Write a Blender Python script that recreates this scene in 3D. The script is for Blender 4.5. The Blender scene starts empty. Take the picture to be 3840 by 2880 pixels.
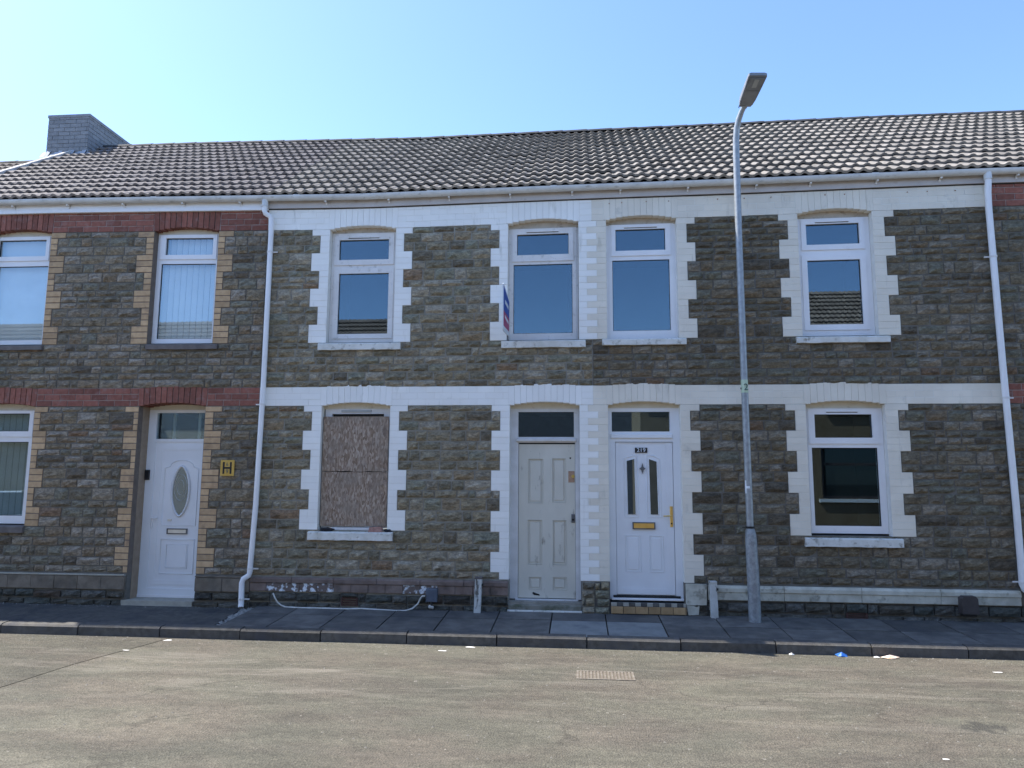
import bpy, math, random
from mathutils import Matrix, Vector, Euler
rnd = random.Random(7)
sc = bpy.context.scene
col = sc.collection

# ------------------------------------------------------------------ camera
cam_d = bpy.data.cameras.new("camera")
cam = bpy.data.objects.new("camera", cam_d); col.objects.link(cam)
sc.camera = cam
cam_d.sensor_width = 36; cam_d.lens = 25.745; cam_d.clip_end = 3000; cam_d.clip_start = .05
R_ = Vector((0.99606394, 0.08844968, 0.00576929))
D_ = Vector((-0.00582727, 0.13029265, -0.99145845))
F_ = Vector((-0.08844588, 0.98752239, 0.13029523))
cam.matrix_world = Matrix(((R_.x, -D_.x, -F_.x, 0), (R_.y, -D_.y, -F_.y, -9.668),
                           (R_.z, -D_.z, -F_.z, 1.744), (0, 0, 0, 1)))
# ------------------------------------------------------------------ light
SUN_EL, SUN_AZ = math.radians(54), math.radians(-73.6)     # azimuth from +Y, negative = towards -X
w = bpy.data.worlds.new("World"); sc.world = w; w.use_nodes = True
nt = w.node_tree
sky = nt.nodes.new("ShaderNodeTexSky"); sky.sky_type = 'NISHITA'; sky.sun_disc = False
sky.sun_elevation = SUN_EL; sky.sun_rotation = SUN_AZ
sky.altitude = 0; sky.air_density = .75; sky.dust_density = .5; sky.ozone_density = 5.5
nt.links.new(sky.outputs[0], nt.nodes["Background"].inputs[0])
nt.nodes["Background"].inputs[1].default_value = 0.135
sun_d = bpy.data.lights.new("sun", 'SUN'); sun_d.energy = 3.3; sun_d.angle = math.radians(.5)
sun_d.color = (1, .945, .85)
sun = bpy.data.objects.new("sun", sun_d); col.objects.link(sun)
sdir = Vector((math.sin(SUN_AZ)*math.cos(SUN_EL), math.cos(SUN_AZ)*math.cos(SUN_EL), math.sin(SUN_EL)))
sun.rotation_euler = sdir.to_track_quat('Z', 'Y').to_euler(); sun.location = sdir*40
sc.view_settings.view_transform = 'Standard'; sc.view_settings.look = 'None'
sc.view_settings.gamma = 1; sc.view_settings.use_curve_mapping = False
sc.view_settings.exposure = 1.64
sc.cycles.max_bounces = 7; sc.cycles.diffuse_bounces = 4; sc.cycles.transparent_max_bounces = 10

# ------------------------------------------------------------------ helpers
AT = [(-14, .05), (-9.8, .04), (-7.6, .033), (-6, .012), (-4.6, -.01), (-3, -.033), (-.45, 0), (.87, .012),
      (2.2, .022), (3.9, .045), (5.3, .062), (12, .08)]
def amp(x):
    if x <= AT[0][0]: return AT[0][1]
    for (a, u), (b, v) in zip(AT, AT[1:]):
        if x <= b: return u+(v-u)*(x-a)/(b-a)
    return AT[-1][1]
def wz(x, z):      # the terrace has settled unevenly: upper courses, eaves and ridge rise and fall along the street
    return z+amp(x)*min(1, max(0, (z-3)/2.25))
def pav(y): return .05+y*.0496

POS = {}
class MB:
    def __init__(s, warp=False): s.v = []; s.f = []; s.warp = warp
    def add(s, vs, fs):
        n = len(s.v)
        s.v += [Vector((p[0], p[1], wz(p[0], p[2]) if s.warp else p[2])) for p in vs]
        s.f += [tuple(i+n for i in f) for f in fs]
        return s
    def box(s, x0, x1, y0, y1, z0, z1, ch=0):
        if ch:                                    # chamfered front (towards -y)
            c = ch
            vs = [(x0, y0+c, z0), (x1, y0+c, z0), (x1, y0+c, z1), (x0, y0+c, z1),
                  (x0+c, y0, z0+c), (x1-c, y0, z0+c), (x1-c, y0, z1-c), (x0+c, y0, z1-c),
                  (x0, y1, z0), (x1, y1, z0), (x1, y1, z1), (x0, y1, z1)]
            fs = [(4, 5, 6, 7), (0, 1, 5, 4), (1, 2, 6, 5), (2, 3, 7, 6), (3, 0, 4, 7),
                  (0, 8, 9, 1), (1, 9, 10, 2), (2, 10, 11, 3), (3, 11, 8, 0), (8, 11, 10, 9)]
            return s.add(vs, fs)
        vs = [(x0, y0, z0), (x1, y0, z0), (x1, y1, z0), (x0, y1, z0), (x0, y0, z1), (x1, y0, z1), (x1, y1, z1), (x0, y1, z1)]
        return s.add(vs, [(0, 3, 2, 1), (4, 5, 6, 7), (0, 1, 5, 4), (1, 2, 6, 5), (2, 3, 7, 6), (3, 0, 4, 7)])
    def prism(s, pts, y0, y1):                    # outline in x,z (counter-clockwise seen from -y), front y0
        n = len(pts)
        vs = [(x, y0, z) for x, z in pts]+[(x, y1, z) for x, z in pts]
        fs = [tuple(range(n)), tuple(range(2*n-1, n-1, -1))]+[(i, i+n, (i+1) % n+n, (i+1) % n) for i in range(n)]
        return s.add(vs, fs)
    def holes(s, x0, x1, z0, z1, hs, y0, y1):     # slab with rectangular holes
        xs = sorted({x0, x1, *[a for h in hs for a in (h[0], h[1]) if x0 < a < x1]})
        zs = sorted({z0, z1, *[a for h in hs for a in (h[2], h[3]) if z0 < a < z1]})
        nx, nz = len(xs)-1, len(zs)-1
        def solid(i, j):
            if i < 0 or j < 0 or i >= nx or j >= nz: return False
            cx, cz = (xs[i]+xs[i+1])/2, (zs[j]+zs[j+1])/2
            return not any(h[0] < cx < h[1] and h[2] < cz < h[3] for h in hs)
        for i in range(nx):
            for j in range(nz):
                if not solid(i, j): continue
                a, b, c, d = xs[i], xs[i+1], zs[j], zs[j+1]
                s.add([(a, y0, c), (b, y0, c), (b, y0, d), (a, y0, d)], [(0, 1, 2, 3)])
                s.add([(a, y1, c), (b, y1, c), (b, y1, d), (a, y1, d)], [(3, 2, 1, 0)])
                if not solid(i-1, j): s.add([(a, y0, c), (a, y1, c), (a, y1, d), (a, y0, d)], [(3, 2, 1, 0)])
                if not solid(i+1, j): s.add([(b, y0, c), (b, y1, c), (b, y1, d), (b, y0, d)], [(0, 1, 2, 3)])
                if not solid(i, j-1): s.add([(a, y0, c), (b, y0, c), (b, y1, c), (a, y1, c)], [(3, 2, 1, 0)])
                if not solid(i, j+1): s.add([(a, y0, d), (b, y0, d), (b, y1, d), (a, y1, d)], [(0, 1, 2, 3)])
        return s
    def tube(s, pts, r, n=8, closed=False, caps=True):
        pts = [Vector(p) for p in pts]; m = len(pts)
        rs = r if isinstance(r, (list, tuple)) else [r]*m
        vs = []; up = None
        for i, p in enumerate(pts):
            if closed: t = (pts[(i+1) % m]-pts[i-1])
            else: t = pts[min(i+1, m-1)]-pts[max(i-1, 0)]
            t = t.normalized() if t.length > 1e-9 else Vector((0, 0, 1))
            if up is None: up = Vector((0, 1, 0)) if abs(t.y) < .9 else Vector((1, 0, 0))
            a = (up-t*up.dot(t)); a = a.normalized() if a.length > 1e-6 else Vector((1, 0, 0)).cross(t).normalized()
            up = a; b = t.cross(a)
            for k in range(n):
                q = 2*math.pi*k/n
                vs.append(p+(a*math.cos(q)+b*math.sin(q))*rs[i])
        fs = []
        for i in range(m if closed else m-1):
            j = (i+1) % m
            for k in range(n):
                k2 = (k+1) % n
                fs.append((i*n+k, i*n+k2, j*n+k2, j*n+k))
        if caps and not closed:
            fs.append(tuple(range(n-1, -1, -1))); fs.append(tuple(range((m-1)*n, m*n)))
        return s.add(vs, fs)
    def sheet(s, pts):
        return s.add(pts, [tuple(range(len(pts)))])
    def build(s, name, mat, parent=None, smooth=False, label=None, kind=None):
        if s.v:
            lo = [min(v[i] for v in s.v) for i in range(3)]; hi = [max(v[i] for v in s.v) for i in range(3)]
            c = Vector([(lo[i]+hi[i])/2 for i in range(3)])
        else: c = Vector((0, 0, 0))
        me = bpy.data.meshes.new(name)
        me.from_pydata([tuple(v-c) for v in s.v], [], s.f)
        me.materials.append(mat)
        if smooth: me.polygons.foreach_set("use_smooth", [True]*len(me.polygons))
        me.update()
        return place(name, me, c, parent, label, kind)
def place(name, me, loc, parent=None, label=None, kind=None, scale=None, rot=None):
    o = bpy.data.objects.new(name, me); col.objects.link(o)
    POS[o.name] = Vector(loc)
    o.location = Vector(loc)-(POS[parent.name] if parent else Vector((0, 0, 0)))
    if parent: o.parent = parent
    if scale: o.scale = scale
    if rot: o.rotation_euler = rot
    if label: o['label'] = label
    if kind: o['kind'] = kind
    return o
def thing(name, label, cat, loc, group=None):
    o = place(name, None, loc); o['label'] = label; o['category'] = cat
    if group: o['group'] = group
    return o
def tag(o, label, cat, group=None):
    o['label'] = label; o['category'] = cat
    if group: o['group'] = group
    return o
def struct(o): o['kind'] = 'structure'; return o
def smooth_some(o, ang=40):
    me = o.data
    me.polygons.foreach_set("use_smooth", [True]*len(me.polygons))
    try: me.set_sharp_from_angle(angle=math.radians(ang))
    except Exception: pass
    return o

# ------------------------------------------------------------------ materials
def ramp(nt, fac, stops, interp='LINEAR'):
    r = nt.nodes.new("ShaderNodeValToRGB"); r.color_ramp.interpolation = interp
    el = r.color_ramp.elements
    while len(el) < len(stops): el.new(.5)
    for e, (p, c) in zip(el, stops):
        e.position = p; e.color = (*c, 1) if len(c) == 3 else c
    nt.links.new(fac, r.inputs[0]); return r.outputs[0]
def noise(nt, vec, scale, detail=4, rough=.55, dist=0):
    n = nt.nodes.new("ShaderNodeTexNoise"); n.inputs["Scale"].default_value = scale
    n.inputs["Detail"].default_value = detail; n.inputs["Roughness"].default_value = rough
    n.inputs["Distortion"].default_value = dist
    nt.links.new(vec, n.inputs["Vector"]); return n.outputs["Fac"]
def mapping(nt, vec, scale=(1, 1, 1), loc=(0, 0, 0), rot=(0, 0, 0)):
    m = nt.nodes.new("ShaderNodeMapping"); m.inputs["Scale"].default_value = scale
    m.inputs["Location"].default_value = loc; m.inputs["Rotation"].default_value = rot
    nt.links.new(vec, m.inputs["Vector"]); return m.outputs[0]
def mix(nt, fac, a, b, mode='MIX'):
    m = nt.nodes.new("ShaderNodeMix"); m.data_type = 'RGBA'; m.blend_type = mode
    for sock, v in ((m.inputs[0], fac), (m.inputs[6], a), (m.inputs[7], b)):
        if isinstance(v, (int, float)): sock.default_value = v
        elif isinstance(v, tuple): sock.default_value = (*v, 1)
        else: nt.links.new(v, sock)
    return m.outputs[2]
def mth(nt, op, a, b=None, c=None, clamp=False):
    m = nt.nodes.new("ShaderNodeMath"); m.operation = op; m.use_clamp = clamp
    for i, v in enumerate((a, b, c)):
        if v is None: continue
        if isinstance(v, (int, float)): m.inputs[i].default_value = v
        else: nt.links.new(v, m.inputs[i])
    return m.outputs[0]
def rand(nt):
    o = nt.nodes.new("ShaderNodeObjectInfo").outputs["Random"]
    i = nt.nodes.new("ShaderNodeNewGeometry").outputs["Random Per Island"]
    return mth(nt, 'FRACT', mth(nt, 'ADD', mth(nt, 'MULTIPLY', o, 7.31), i))
def base(name, rough=.8, metal=0, spec=.4):
    m = bpy.data.materials.new(name); m.use_nodes = True
    nt = m.node_tree; b = nt.nodes["Principled BSDF"]
    b.inputs["Roughness"].default_value = rough; b.inputs["Metallic"].default_value = metal
    b.inputs["Specular IOR Level"].default_value = spec
    geo = nt.nodes.new("ShaderNodeNewGeometry")
    return m, nt, b, geo.outputs["Position"]
def bump(nt, b, h, strength=.3, dist=.01):
    n = nt.nodes.new("ShaderNodeBump"); n.inputs["Strength"].default_value = strength
    n.inputs["Distance"].default_value = dist
    nt.links.new(h, n.inputs["Height"]); nt.links.new(n.outputs[0], b.inputs["Normal"])
def M(name, c1, c2, rough=.8, scale=6, metal=0, spec=.35, vary=0., spots=None, bmp=.0, bscale=80, stretch=(1, 1, 1), more=()):
    """two-tone noise material; vary = brightness change from piece to piece; spots = (colour, scale, lo, hi)"""
    m, nt, b, P = base(name, rough, metal, spec)
    v = mapping(nt, P, stretch)
    c = ramp(nt, noise(nt, v, scale, 6), [(.35, c1), (.65, c2)])
    if vary:
        r = rand(nt); h = nt.nodes.new("ShaderNodeHueSaturation")
        nt.links.new(c, h.inputs["Color"])
        nt.links.new(mth(nt, 'ADD', mth(nt, 'MULTIPLY', r, vary*2), 1-vary), h.inputs["Value"])
        c = h.outputs[0]
    for sp in ([spots] if spots else [])+list(more):
        k = mapping(nt, P, sp[4]) if len(sp) > 4 else P
        f = ramp(nt, noise(nt, k, sp[1], 5, .6), [(sp[2], (0, 0, 0)), (sp[3], (1, 1, 1))])
        c = mix(nt, f, c, sp[0])
    nt.links.new(c, b.inputs["Base Color"])
    if bmp: bump(nt, b, noise(nt, P, bscale, 5), bmp, .01)
    return m
def stone_mat(name, stops, dark=(.03, .03, .028)):
    m, nt, b, P = base(name, .9, 0, .25)
    r = rand(nt)
    c = ramp(nt, r, stops, 'CONSTANT')
    n1 = noise(nt, mapping(nt, P, (1, 1, 2.2)), 11, 8, .65)
    c = mix(nt, 1, c, ramp(nt, n1, [(.28, (.48, .48, .48)), (.72, (1.5, 1.48, 1.42))]), 'MULTIPLY')
    c = mix(nt, 1, c, ramp(nt, noise(nt, mapping(nt, P, (1, 1, 1.8), (3, 0, 1)), 32, 5, .7), [(.32, (.68, .68, .67)), (.68, (1.4, 1.38, 1.34))]), 'MULTIPLY')
    c = mix(nt, ramp(nt, noise(nt, P, 3.1, 5, .6), [(.56, (0, 0, 0)), (.78, (.55, .55, .55))]), c, dark)
    c = mix(nt, ramp(nt, noise(nt, P, 26, 3, .6), [(.64, (0, 0, 0)), (.76, (.5, .5, .5))]), c, (.3, .3, .27))
    nt.links.new(c, b.inputs["Base Color"])
    bump(nt, b, mth(nt, 'ADD', noise(nt, mapping(nt, P, (1, 1, 2.5)), 34, 6, .7), mth(nt, 'MULTIPLY', n1, 1.5)), .8, .02)
    return m
G = {}
S0 = [(0, (.15, .14, .115)), (.14, (.19, .18, .155)), (.3, (.125, .12, .1)), (.42, (.165, .15, .118)), (.55, (.21, .20, .18)),
      (.68, (.145, .15, .13)), (.78, (.165, .143, .112)), (.86, (.155, .145, .125)), (.92, (.10, .092, .078)), (.985, (.155, .118, .09))]
S1 = [(p, (c[0]*1.68, c[1]*1.54, c[2]*1.33)) for p, c in S0]
S2 = [(p, (c[0]*1.16, c[1]*1.04, c[2]*.9)) for p, c in S0]
S3 = [(p, (c[0]*1.5, c[1]*1.34, c[2]*1.2)) for p, c in S0]
G['stoneA'] = stone_mat("grey_brown_stone", S1)
G['stoneB'] = stone_mat("dark_grey_stone", S2)
G['stoneL'] = stone_mat("grey_stone", S3)
G['stoneD'] = stone_mat("damp_dark_stone", [(p, tuple(v*.6 for v in c)) for p, c in S0], (.015, .018, .014))
G['mortar'] = M("mortar", (.24, .222, .185), (.32, .298, .25), .95, 9, bmp=.5)
G['mortarD'] = M("dark_mortar", (.06, .06, .055), (.1, .098, .088), .95, 9, bmp=.5)
G['mortarB'] = M("grey_mortar", (.14, .127, .107), (.19, .174, .148), .95, 9, bmp=.5)
G['joint'] = M("pale_pointing", (.72, .69, .62), (.80, .77, .70), .95, 9, bmp=.4)  # pale pointing close to the colour of the painted bricks
G['white'] = M("white_masonry_paint", (.86, .83, .765), (.90, .875, .815), .6, 3, spots=((.5, .5, .47), 5, .68, .85), vary=.03, bmp=.12, bscale=45,
               more=[((.35, .34, .3), 40, .74, .8), ((.56, .54, .47), 8, .6, .8, (1, 1, .22))])
G['cream'] = M("cream_masonry_paint", (.74, .67, .55), (.81, .74, .615), .65, 3, spots=((.42, .40, .34), 4, .62, .85), vary=.035, bmp=.14, bscale=45,
               more=[((.3, .27, .22), 36, .73, .8), ((.47, .43, .34), 8, .6, .8, (1, 1, .22))])
G['creamD'] = M("dirty_cream_paint", (.45, .42, .33), (.62, .585, .475), .8, 7, spots=((.16, .15, .11), 9, .56, .76), bmp=.4, bscale=30)
G['red'] = M("red_brick", (.21, .075, .052), (.28, .11, .078), .85, 20, vary=.24, spots=((.30, .20, .175), 9, .55, .8), bmp=.3)
G['redjoint'] = M("brick_mortar", (.34, .25, .22), (.42, .33, .29), .95, 20)
G['buff'] = M("buff_brick", (.46, .30, .165), (.56, .38, .215), .85, 14, vary=.2, spots=((.24, .16, .11), 6, .55, .8), bmp=.25)
G['buffjoint'] = M("buff_brick_mortar", (.16, .125, .1), (.2, .16, .13), .95, 14)
G['reveal'] = M("brown_reveal_render", (.30, .225, .155), (.37, .28, .2), .9, 12, bmp=.2)
G['plinthA'] = M("red_sandstone", (.17, .12, .095), (.235, .175, .145), .9, 9, vary=.16, spots=((.07, .065, .055), 5, .55, .8), bmp=.4, bscale=40)
G['plinthL'] = M("brown_sandstone", (.165, .13, .095), (.22, .18, .135), .9, 9, vary=.14, spots=((.07, .065, .05), 5, .5, .8), bmp=.4, bscale=40)
G['peel'] = M("peeling_white_paint", (.68, .7, .7), (.78, .79, .8), .8, 5, spots=((.16, .12, .1), 17, .42, .5), bmp=.4, bscale=40)
G['upvc'] = M("white_plastic", (.80, .775, .755), (.85, .825, .805), .3, 4, spec=.5, spots=((.58, .57, .54), 7, .66, .9))
G['upvcold'] = M("weathered_white_plastic", (.70, .665, .625), (.78, .745, .705), .45, 5, spec=.5, spots=((.42, .4, .35), 14, .58, .8))
G['gutter'] = M("grimy_grey_white_plastic", (.60, .60, .58), (.70, .70, .68), .4, 6, spec=.5, stretch=(1, 1, .3), spots=((.28, .27, .23), 9, .58, .82, (1, 1, 3)),
                more=[((.2, .2, .16), 60, .68, .75)])
G['fascia'] = M("pinkish_fascia_board", (.50, .455, .42), (.58, .53, .495), .6, 3, spots=((.36, .3, .25), 10, .6, .8))
G['headboard'] = M("beige_timber_board", (.44, .37, .29), (.52, .45, .36), .7, 8, spots=((.27, .21, .15), 12, .55, .75))
G['headcream'] = M("cream_timber_board", (.60, .54, .42), (.66, .6, .48), .7, 8, spots=((.4, .33, .24), 9, .6, .8))
G['sill'] = M("painted_stone_sill", (.62, .60, .53), (.74, .72, .66), .8, 9, spots=((.27, .25, .2), 13, .56, .72), bmp=.5, bscale=30)
G['sillD'] = M("dark_stone_sill", (.13, .11, .10), (.18, .155, .14), .85, 9, bmp=.4)
G['black'] = M("black_plastic", (.012, .012, .013), (.02, .02, .022), .4, 5)
G['dark'] = M("dark_gap", (.02, .02, .02), (.035, .034, .03), .9, 5)
G['lead'] = M("lead_flashing", (.25, .27, .3), (.36, .38, .42), .7, 10, bmp=.3)
G['verge'] = M("verge_mortar", (.42, .40, .38), (.55, .53, .5), .9, 12, bmp=.4, bscale=30)
def tile_mat(name, a, b2, lich):
    m, nt, b, P = base(name, .74, 0, .3)
    c = ramp(nt, noise(nt, P, 5, 8, .65), [(.3, a), (.7, b2)])
    h = nt.nodes.new("ShaderNodeHueSaturation"); nt.links.new(c, h.inputs["Color"])
    nt.links.new(mth(nt, 'ADD', mth(nt, 'MULTIPLY', rand(nt), .42), .78), h.inputs["Value"])
    c = mix(nt, ramp(nt, noise(nt, P, 14, 4, .6), [(.6, (0, 0, 0)), (.72, (.7, .7, .7))]), h.outputs[0], lich)
    c = mix(nt, ramp(nt, noise(nt, P, 2.3, 6, .7), [(.5, (0, 0, 0)), (.75, (.6, .6, .6))]), c, tuple(v*.55 for v in a))
    nt.links.new(c, b.inputs["Base Color"])
    bump(nt, b, noise(nt, P, 70, 4), .35, .01)
    return m
G['tile'] = tile_mat("grey_concrete_tile", (.155, .14, .125), (.245, .225, .2), (.35, .325, .28))
G['tileL'] = tile_mat("darker_concrete_tile", (.135, .118, .113), (.19, .17, .162), (.24, .215, .18))  # darker tone of the concrete tile, used on the left house
G['tileO'] = tile_mat("brown_concrete_tile", (.16, .13, .11), (.24, .2, .17), (.33, .3, .22))
G['ridge'] = M("dark_ridge_tile", (.05, .052, .055), (.09, .09, .09), .8, 6, vary=.2, bmp=.4)
G['felt'] = M("roof_battens", (.03, .03, .03), (.05, .05, .05), .9)
G['chim'] = M("slate_grey_brick", (.20, .205, .215), (.25, .255, .265), .85, 9, vary=.10, spots=((.28, .28, .3), 7, .6, .8), bmp=.5)
G['chimj'] = M("chimney_pointing", (.17, .175, .185), (.21, .215, .225), .9, 9)
def glass_mat(name, refl, tint=(.75, .8, .8), rough=.0, dark=None):
    m = bpy.data.materials.new(name); m.use_nodes = True; nt = m.node_tree
    nt.nodes.remove(nt.nodes["Principled BSDF"])
    out = nt.nodes["Material Output"]
    g = nt.nodes.new("ShaderNodeBsdfGlossy"); g.inputs["Roughness"].default_value = rough
    g.inputs["Color"].default_value = (.68, .87, 1, 1)
    if dark is None:
        t = nt.nodes.new("ShaderNodeBsdfTransparent"); t.inputs[0].default_value = (*tint, 1)
    else:
        t = nt.nodes.new("ShaderNodeBsdfDiffuse"); t.inputs[0].default_value = (*dark, 1)
    fr = nt.nodes.new("ShaderNodeLayerWeight"); fr.inputs[0].default_value = .5
    f = mth(nt, 'ADD', mth(nt, 'MULTIPLY', mth(nt, 'POWER', fr.outputs["Facing"], 4.5), .9), refl*.55+.03)
    mx = nt.nodes.new("ShaderNodeMixShader"); nt.links.new(f, mx.inputs[0])
    nt.links.new(t.outputs[0], mx.inputs[1]); nt.links.new(g.outputs[0], mx.inputs[2])
    nt.links.new(mx.outputs[0], out.inputs[0]); return m
G['glass'] = glass_mat("window_glass", .15)
G['glassL'] = glass_mat("bright_window_glass", .17, (.95, .97, .97))
G['glassD'] = glass_mat("door_glass", .16, (.5, .55, .55))
G['lead_glass'] = glass_mat("obscured_glass", .14, rough=.12, dark=(.16, .15, .12))
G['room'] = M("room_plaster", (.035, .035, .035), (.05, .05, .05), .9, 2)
G['slat'] = M("blind_fabric", (.74, .71, .64), (.82, .79, .72), .8, 3)
def osb():
    m, nt, b, P = base("weathered_chipboard", .85, 0, .2)
    v = nt.nodes.new("ShaderNodeTexVoronoi"); v.inputs["Scale"].default_value = 64
    nt.links.new(mapping(nt, P, (1, 1, .34), rot=(0, .15, 0)), v.inputs["Vector"])
    hs = nt.nodes.new("ShaderNodeSeparateColor"); nt.links.new(v.outputs["Color"], hs.inputs[0])
    c = ramp(nt, hs.outputs[0], [(0, (.20, .135, .09)), (.35, (.29, .205, .145)), (.7, (.38, .285, .21)), (1, (.48, .385, .30))])
    c = mix(nt, ramp(nt, noise(nt, P, 5, 6, .65), [(.45, (0, 0, 0)), (.7, (.8, .8, .8))]), c, (.27, .215, .165))
    sx = nt.nodes.new("ShaderNodeSeparateXYZ"); nt.links.new(P, sx.inputs[0])
    low = ramp(nt, mth(nt, 'ADD', sx.outputs[2], mth(nt, 'MULTIPLY', noise(nt, P, 9, 4), .25)), [(0, (1, 1, 1)), (1, (1, 1, 1))])
    c = mix(nt, ramp(nt, noise(nt, mapping(nt, P, (1, 1, .35)), 16, 5, .7), [(.52, (0, 0, 0)), (.72, (.6, .6, .6))]), c, (.11, .08, .075))
    nt.links.new(c, b.inputs["Base Color"]); bump(nt, b, v.outputs["Distance"], .4, .006)
    return m
G['osb'] = osb()
G['doorA'] = M("worn_cream_door_paint", (.60, .565, .47), (.68, .64, .54), .55, 3, spots=((.25, .22, .17), 11, .62, .76, (1, 1, .35)), stretch=(1, 1, .5),
               more=[((.16, .12, .08), 22, .72, .8, (1, 1, .5))])
G['doorW'] = M("white_door_skin", (.76, .755, .745), (.81, .805, .795), .35, 3, spec=.5)
G['frameA'] = M("aged_white_frame", (.60, .58, .55), (.70, .68, .66), .5, 6, spots=((.35, .28, .2), 15, .66, .78))
G['brass'] = M("polished_brass", (.75, .48, .13), (.85, .58, .2), .3, 8, metal=.85)
G['silver'] = M("pale_satin_metal", (.62, .6, .54), (.7, .68, .62), .35, 8, metal=.5)
G['steel'] = M("dull_steel", (.12, .12, .12), (.2, .2, .2), .5, 8, metal=.6)
G['rust'] = M("rusty_timber_patch", (.35, .2, .12), (.45, .29, .2), .8, 20)
G['brasslock'] = M("worn_brass", (.6, .42, .1), (.7, .5, .14), .4, 8, metal=.6)
G['galv'] = M("galvanised_steel", (.22, .232, .238), (.33, .345, .35), .5, 26, metal=.25, spec=.5, bmp=.12, bscale=120)
G['galvl'] = M("galvanised_shaft", (.27, .285, .29), (.37, .385, .39), .4, 18, metal=.3, spec=.5)
G['lampgrey'] = M("grey_lamp_housing", (.2, .21, .22), (.25, .26, .27), .5, 8)
G['lampled'] = M("led_cover", (.36, .37, .36), (.42, .43, .42), .3, 8)
G['stick'] = M("pale_green_sticker", (.45, .55, .38), (.55, .64, .46), .5, 30)
G['ink'] = M("dark_green_print", (.06, .1, .08), (.08, .12, .1), .5, 30)
G['wpaint'] = M("white_paint_mark", (.7, .72, .74), (.78, .8, .8), .6, 30)
G['postw'] = M("flaking_white_timber", (.50, .49, .44), (.64, .63, .58), .8, 6, spots=((.14, .13, .11), 18, .56, .64, (1, 1, .4)), bmp=.3, bscale=40)
G['boxg'] = M("blue_grey_box_plastic", (.085, .10, .125), (.12, .135, .16), .55, 9)
G['cable'] = M("off_white_cable", (.55, .53, .47), (.68, .66, .6), .5, 12)
G['brownc'] = M("dark_brown_metal", (.055, .045, .042), (.075, .062, .058), .5, 9)
G['hyd'] = M("yellow_plate", (.56, .33, .06), (.66, .41, .10), .5, 12, spots=((.35, .25, .14), 16, .62, .8))
G['signblue'] = M("dark_blue_print", (.035, .08, .34), (.045, .09, .4), .4, 9)
G['signred'] = M("red_print", (.42, .05, .12), (.5, .06, .14), .4, 9)
G['tilestep'] = M("orange_quarry_tile", (.38, .235, .11), (.48, .31, .155), .6, 12, vary=.2, spots=((.22, .12, .06), 10, .6, .8))
G['stepstone'] = M("worn_step_stone", (.17, .16, .12), (.25, .235, .19), .9, 10, spots=((.08, .09, .05), 7, .5, .7), bmp=.4)
G['stepL'] = M("pale_step_stone", (.34, .31, .25), (.42, .385, .31), .9, 10, bmp=.3)
G['slab'] = M("paving_slab", (.098, .092, .082), (.145, .137, .122), .85, 7, vary=.28, spots=((.055, .056, .058), 2.2, .45, .75), bmp=.5, bscale=110,
              more=[((.2, .2, .19), 50, .68, .78)])
G['slabl'] = M("newer_pale_slab", (.185, .19, .18), (.225, .232, .222), .85, 7, vary=.06, spots=((.12, .13, .14), 5, .5, .8), bmp=.5, bscale=110)
G['tar'] = M("footway_asphalt", (.07, .066, .058), (.11, .104, .093), .9, 14, spots=((.04, .042, .047), 2.5, .45, .75), bmp=.9, bscale=150,
             more=[((.19, .19, .18), 90, .68, .74)])
G['kerb'] = M("granite_kerb", (.078, .072, .063), (.125, .117, .103), .85, 16, vary=.22, spots=((.065, .065, .07), 4, .48, .75), bmp=.6, bscale=90)
G['grit'] = M("gritty_joint", (.03, .032, .03), (.055, .055, .05), .95, 30, bmp=.5)
G['mstrip'] = M("crumbled_mortar_strip", (.17, .165, .15), (.34, .33, .3), .95, 24, bmp=.9, bscale=50)
G['weed'] = M("weed_leaf", (.05, .085, .025), (.09, .13, .04), .7, 40)
G['soil'] = M("dark_residue", (.018, .017, .02), (.035, .032, .035), .95, 40, bmp=.8, bscale=60)
G['brickfrag'] = M("broken_brick", (.3, .15, .12), (.45, .27, .22), .9, 30, bmp=.6, bscale=60)
G['yel'] = M("yellow_spray_paint", (.42, .45, .14), (.35, .38, .16), .8, 30)
G['org'] = M("orange_spray_paint", (.4, .28, .1), (.3, .24, .14), .8, 30)
G['bluew'] = M("blue_wrapper_film", (.02, .09, .4), (.05, .2, .55), .25, 30)
G['ltw'] = M("white_paper", (.7, .68, .64), (.8, .78, .74), .7, 30)
G['orw'] = M("orange_white_wrapper", (.75, .42, .2), (.8, .72, .66), .5, 30)
G['airb'] = M("terracotta_vent", (.08, .04, .032), (.11, .055, .043), .85, 20)
G['render'] = M("pale_bounce_render", (.74, .68, .56), (.80, .74, .62), .9, 3)  # opposite walls made extra pale to bounce light onto the terrace fronts
G['brownr'] = M("brown_render", (.17, .125, .075), (.21, .16, .1), .9, 3)
G['hedge'] = M("dark_hedge_leaf", (.025, .045, .02), (.05, .08, .03), .8, 3)
G['carp'] = M("silver_car_paint", (.62, .64, .66), (.66, .68, .7), .22, 3, metal=.5, spec=.6)
G['tyre'] = M("tyre_rubber", (.02, .02, .02), (.03, .03, .03), .8, 9)
G['ground'] = M("rough_ground", (.12, .12, .10), (.18, .17, .14), .95, .4)
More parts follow.
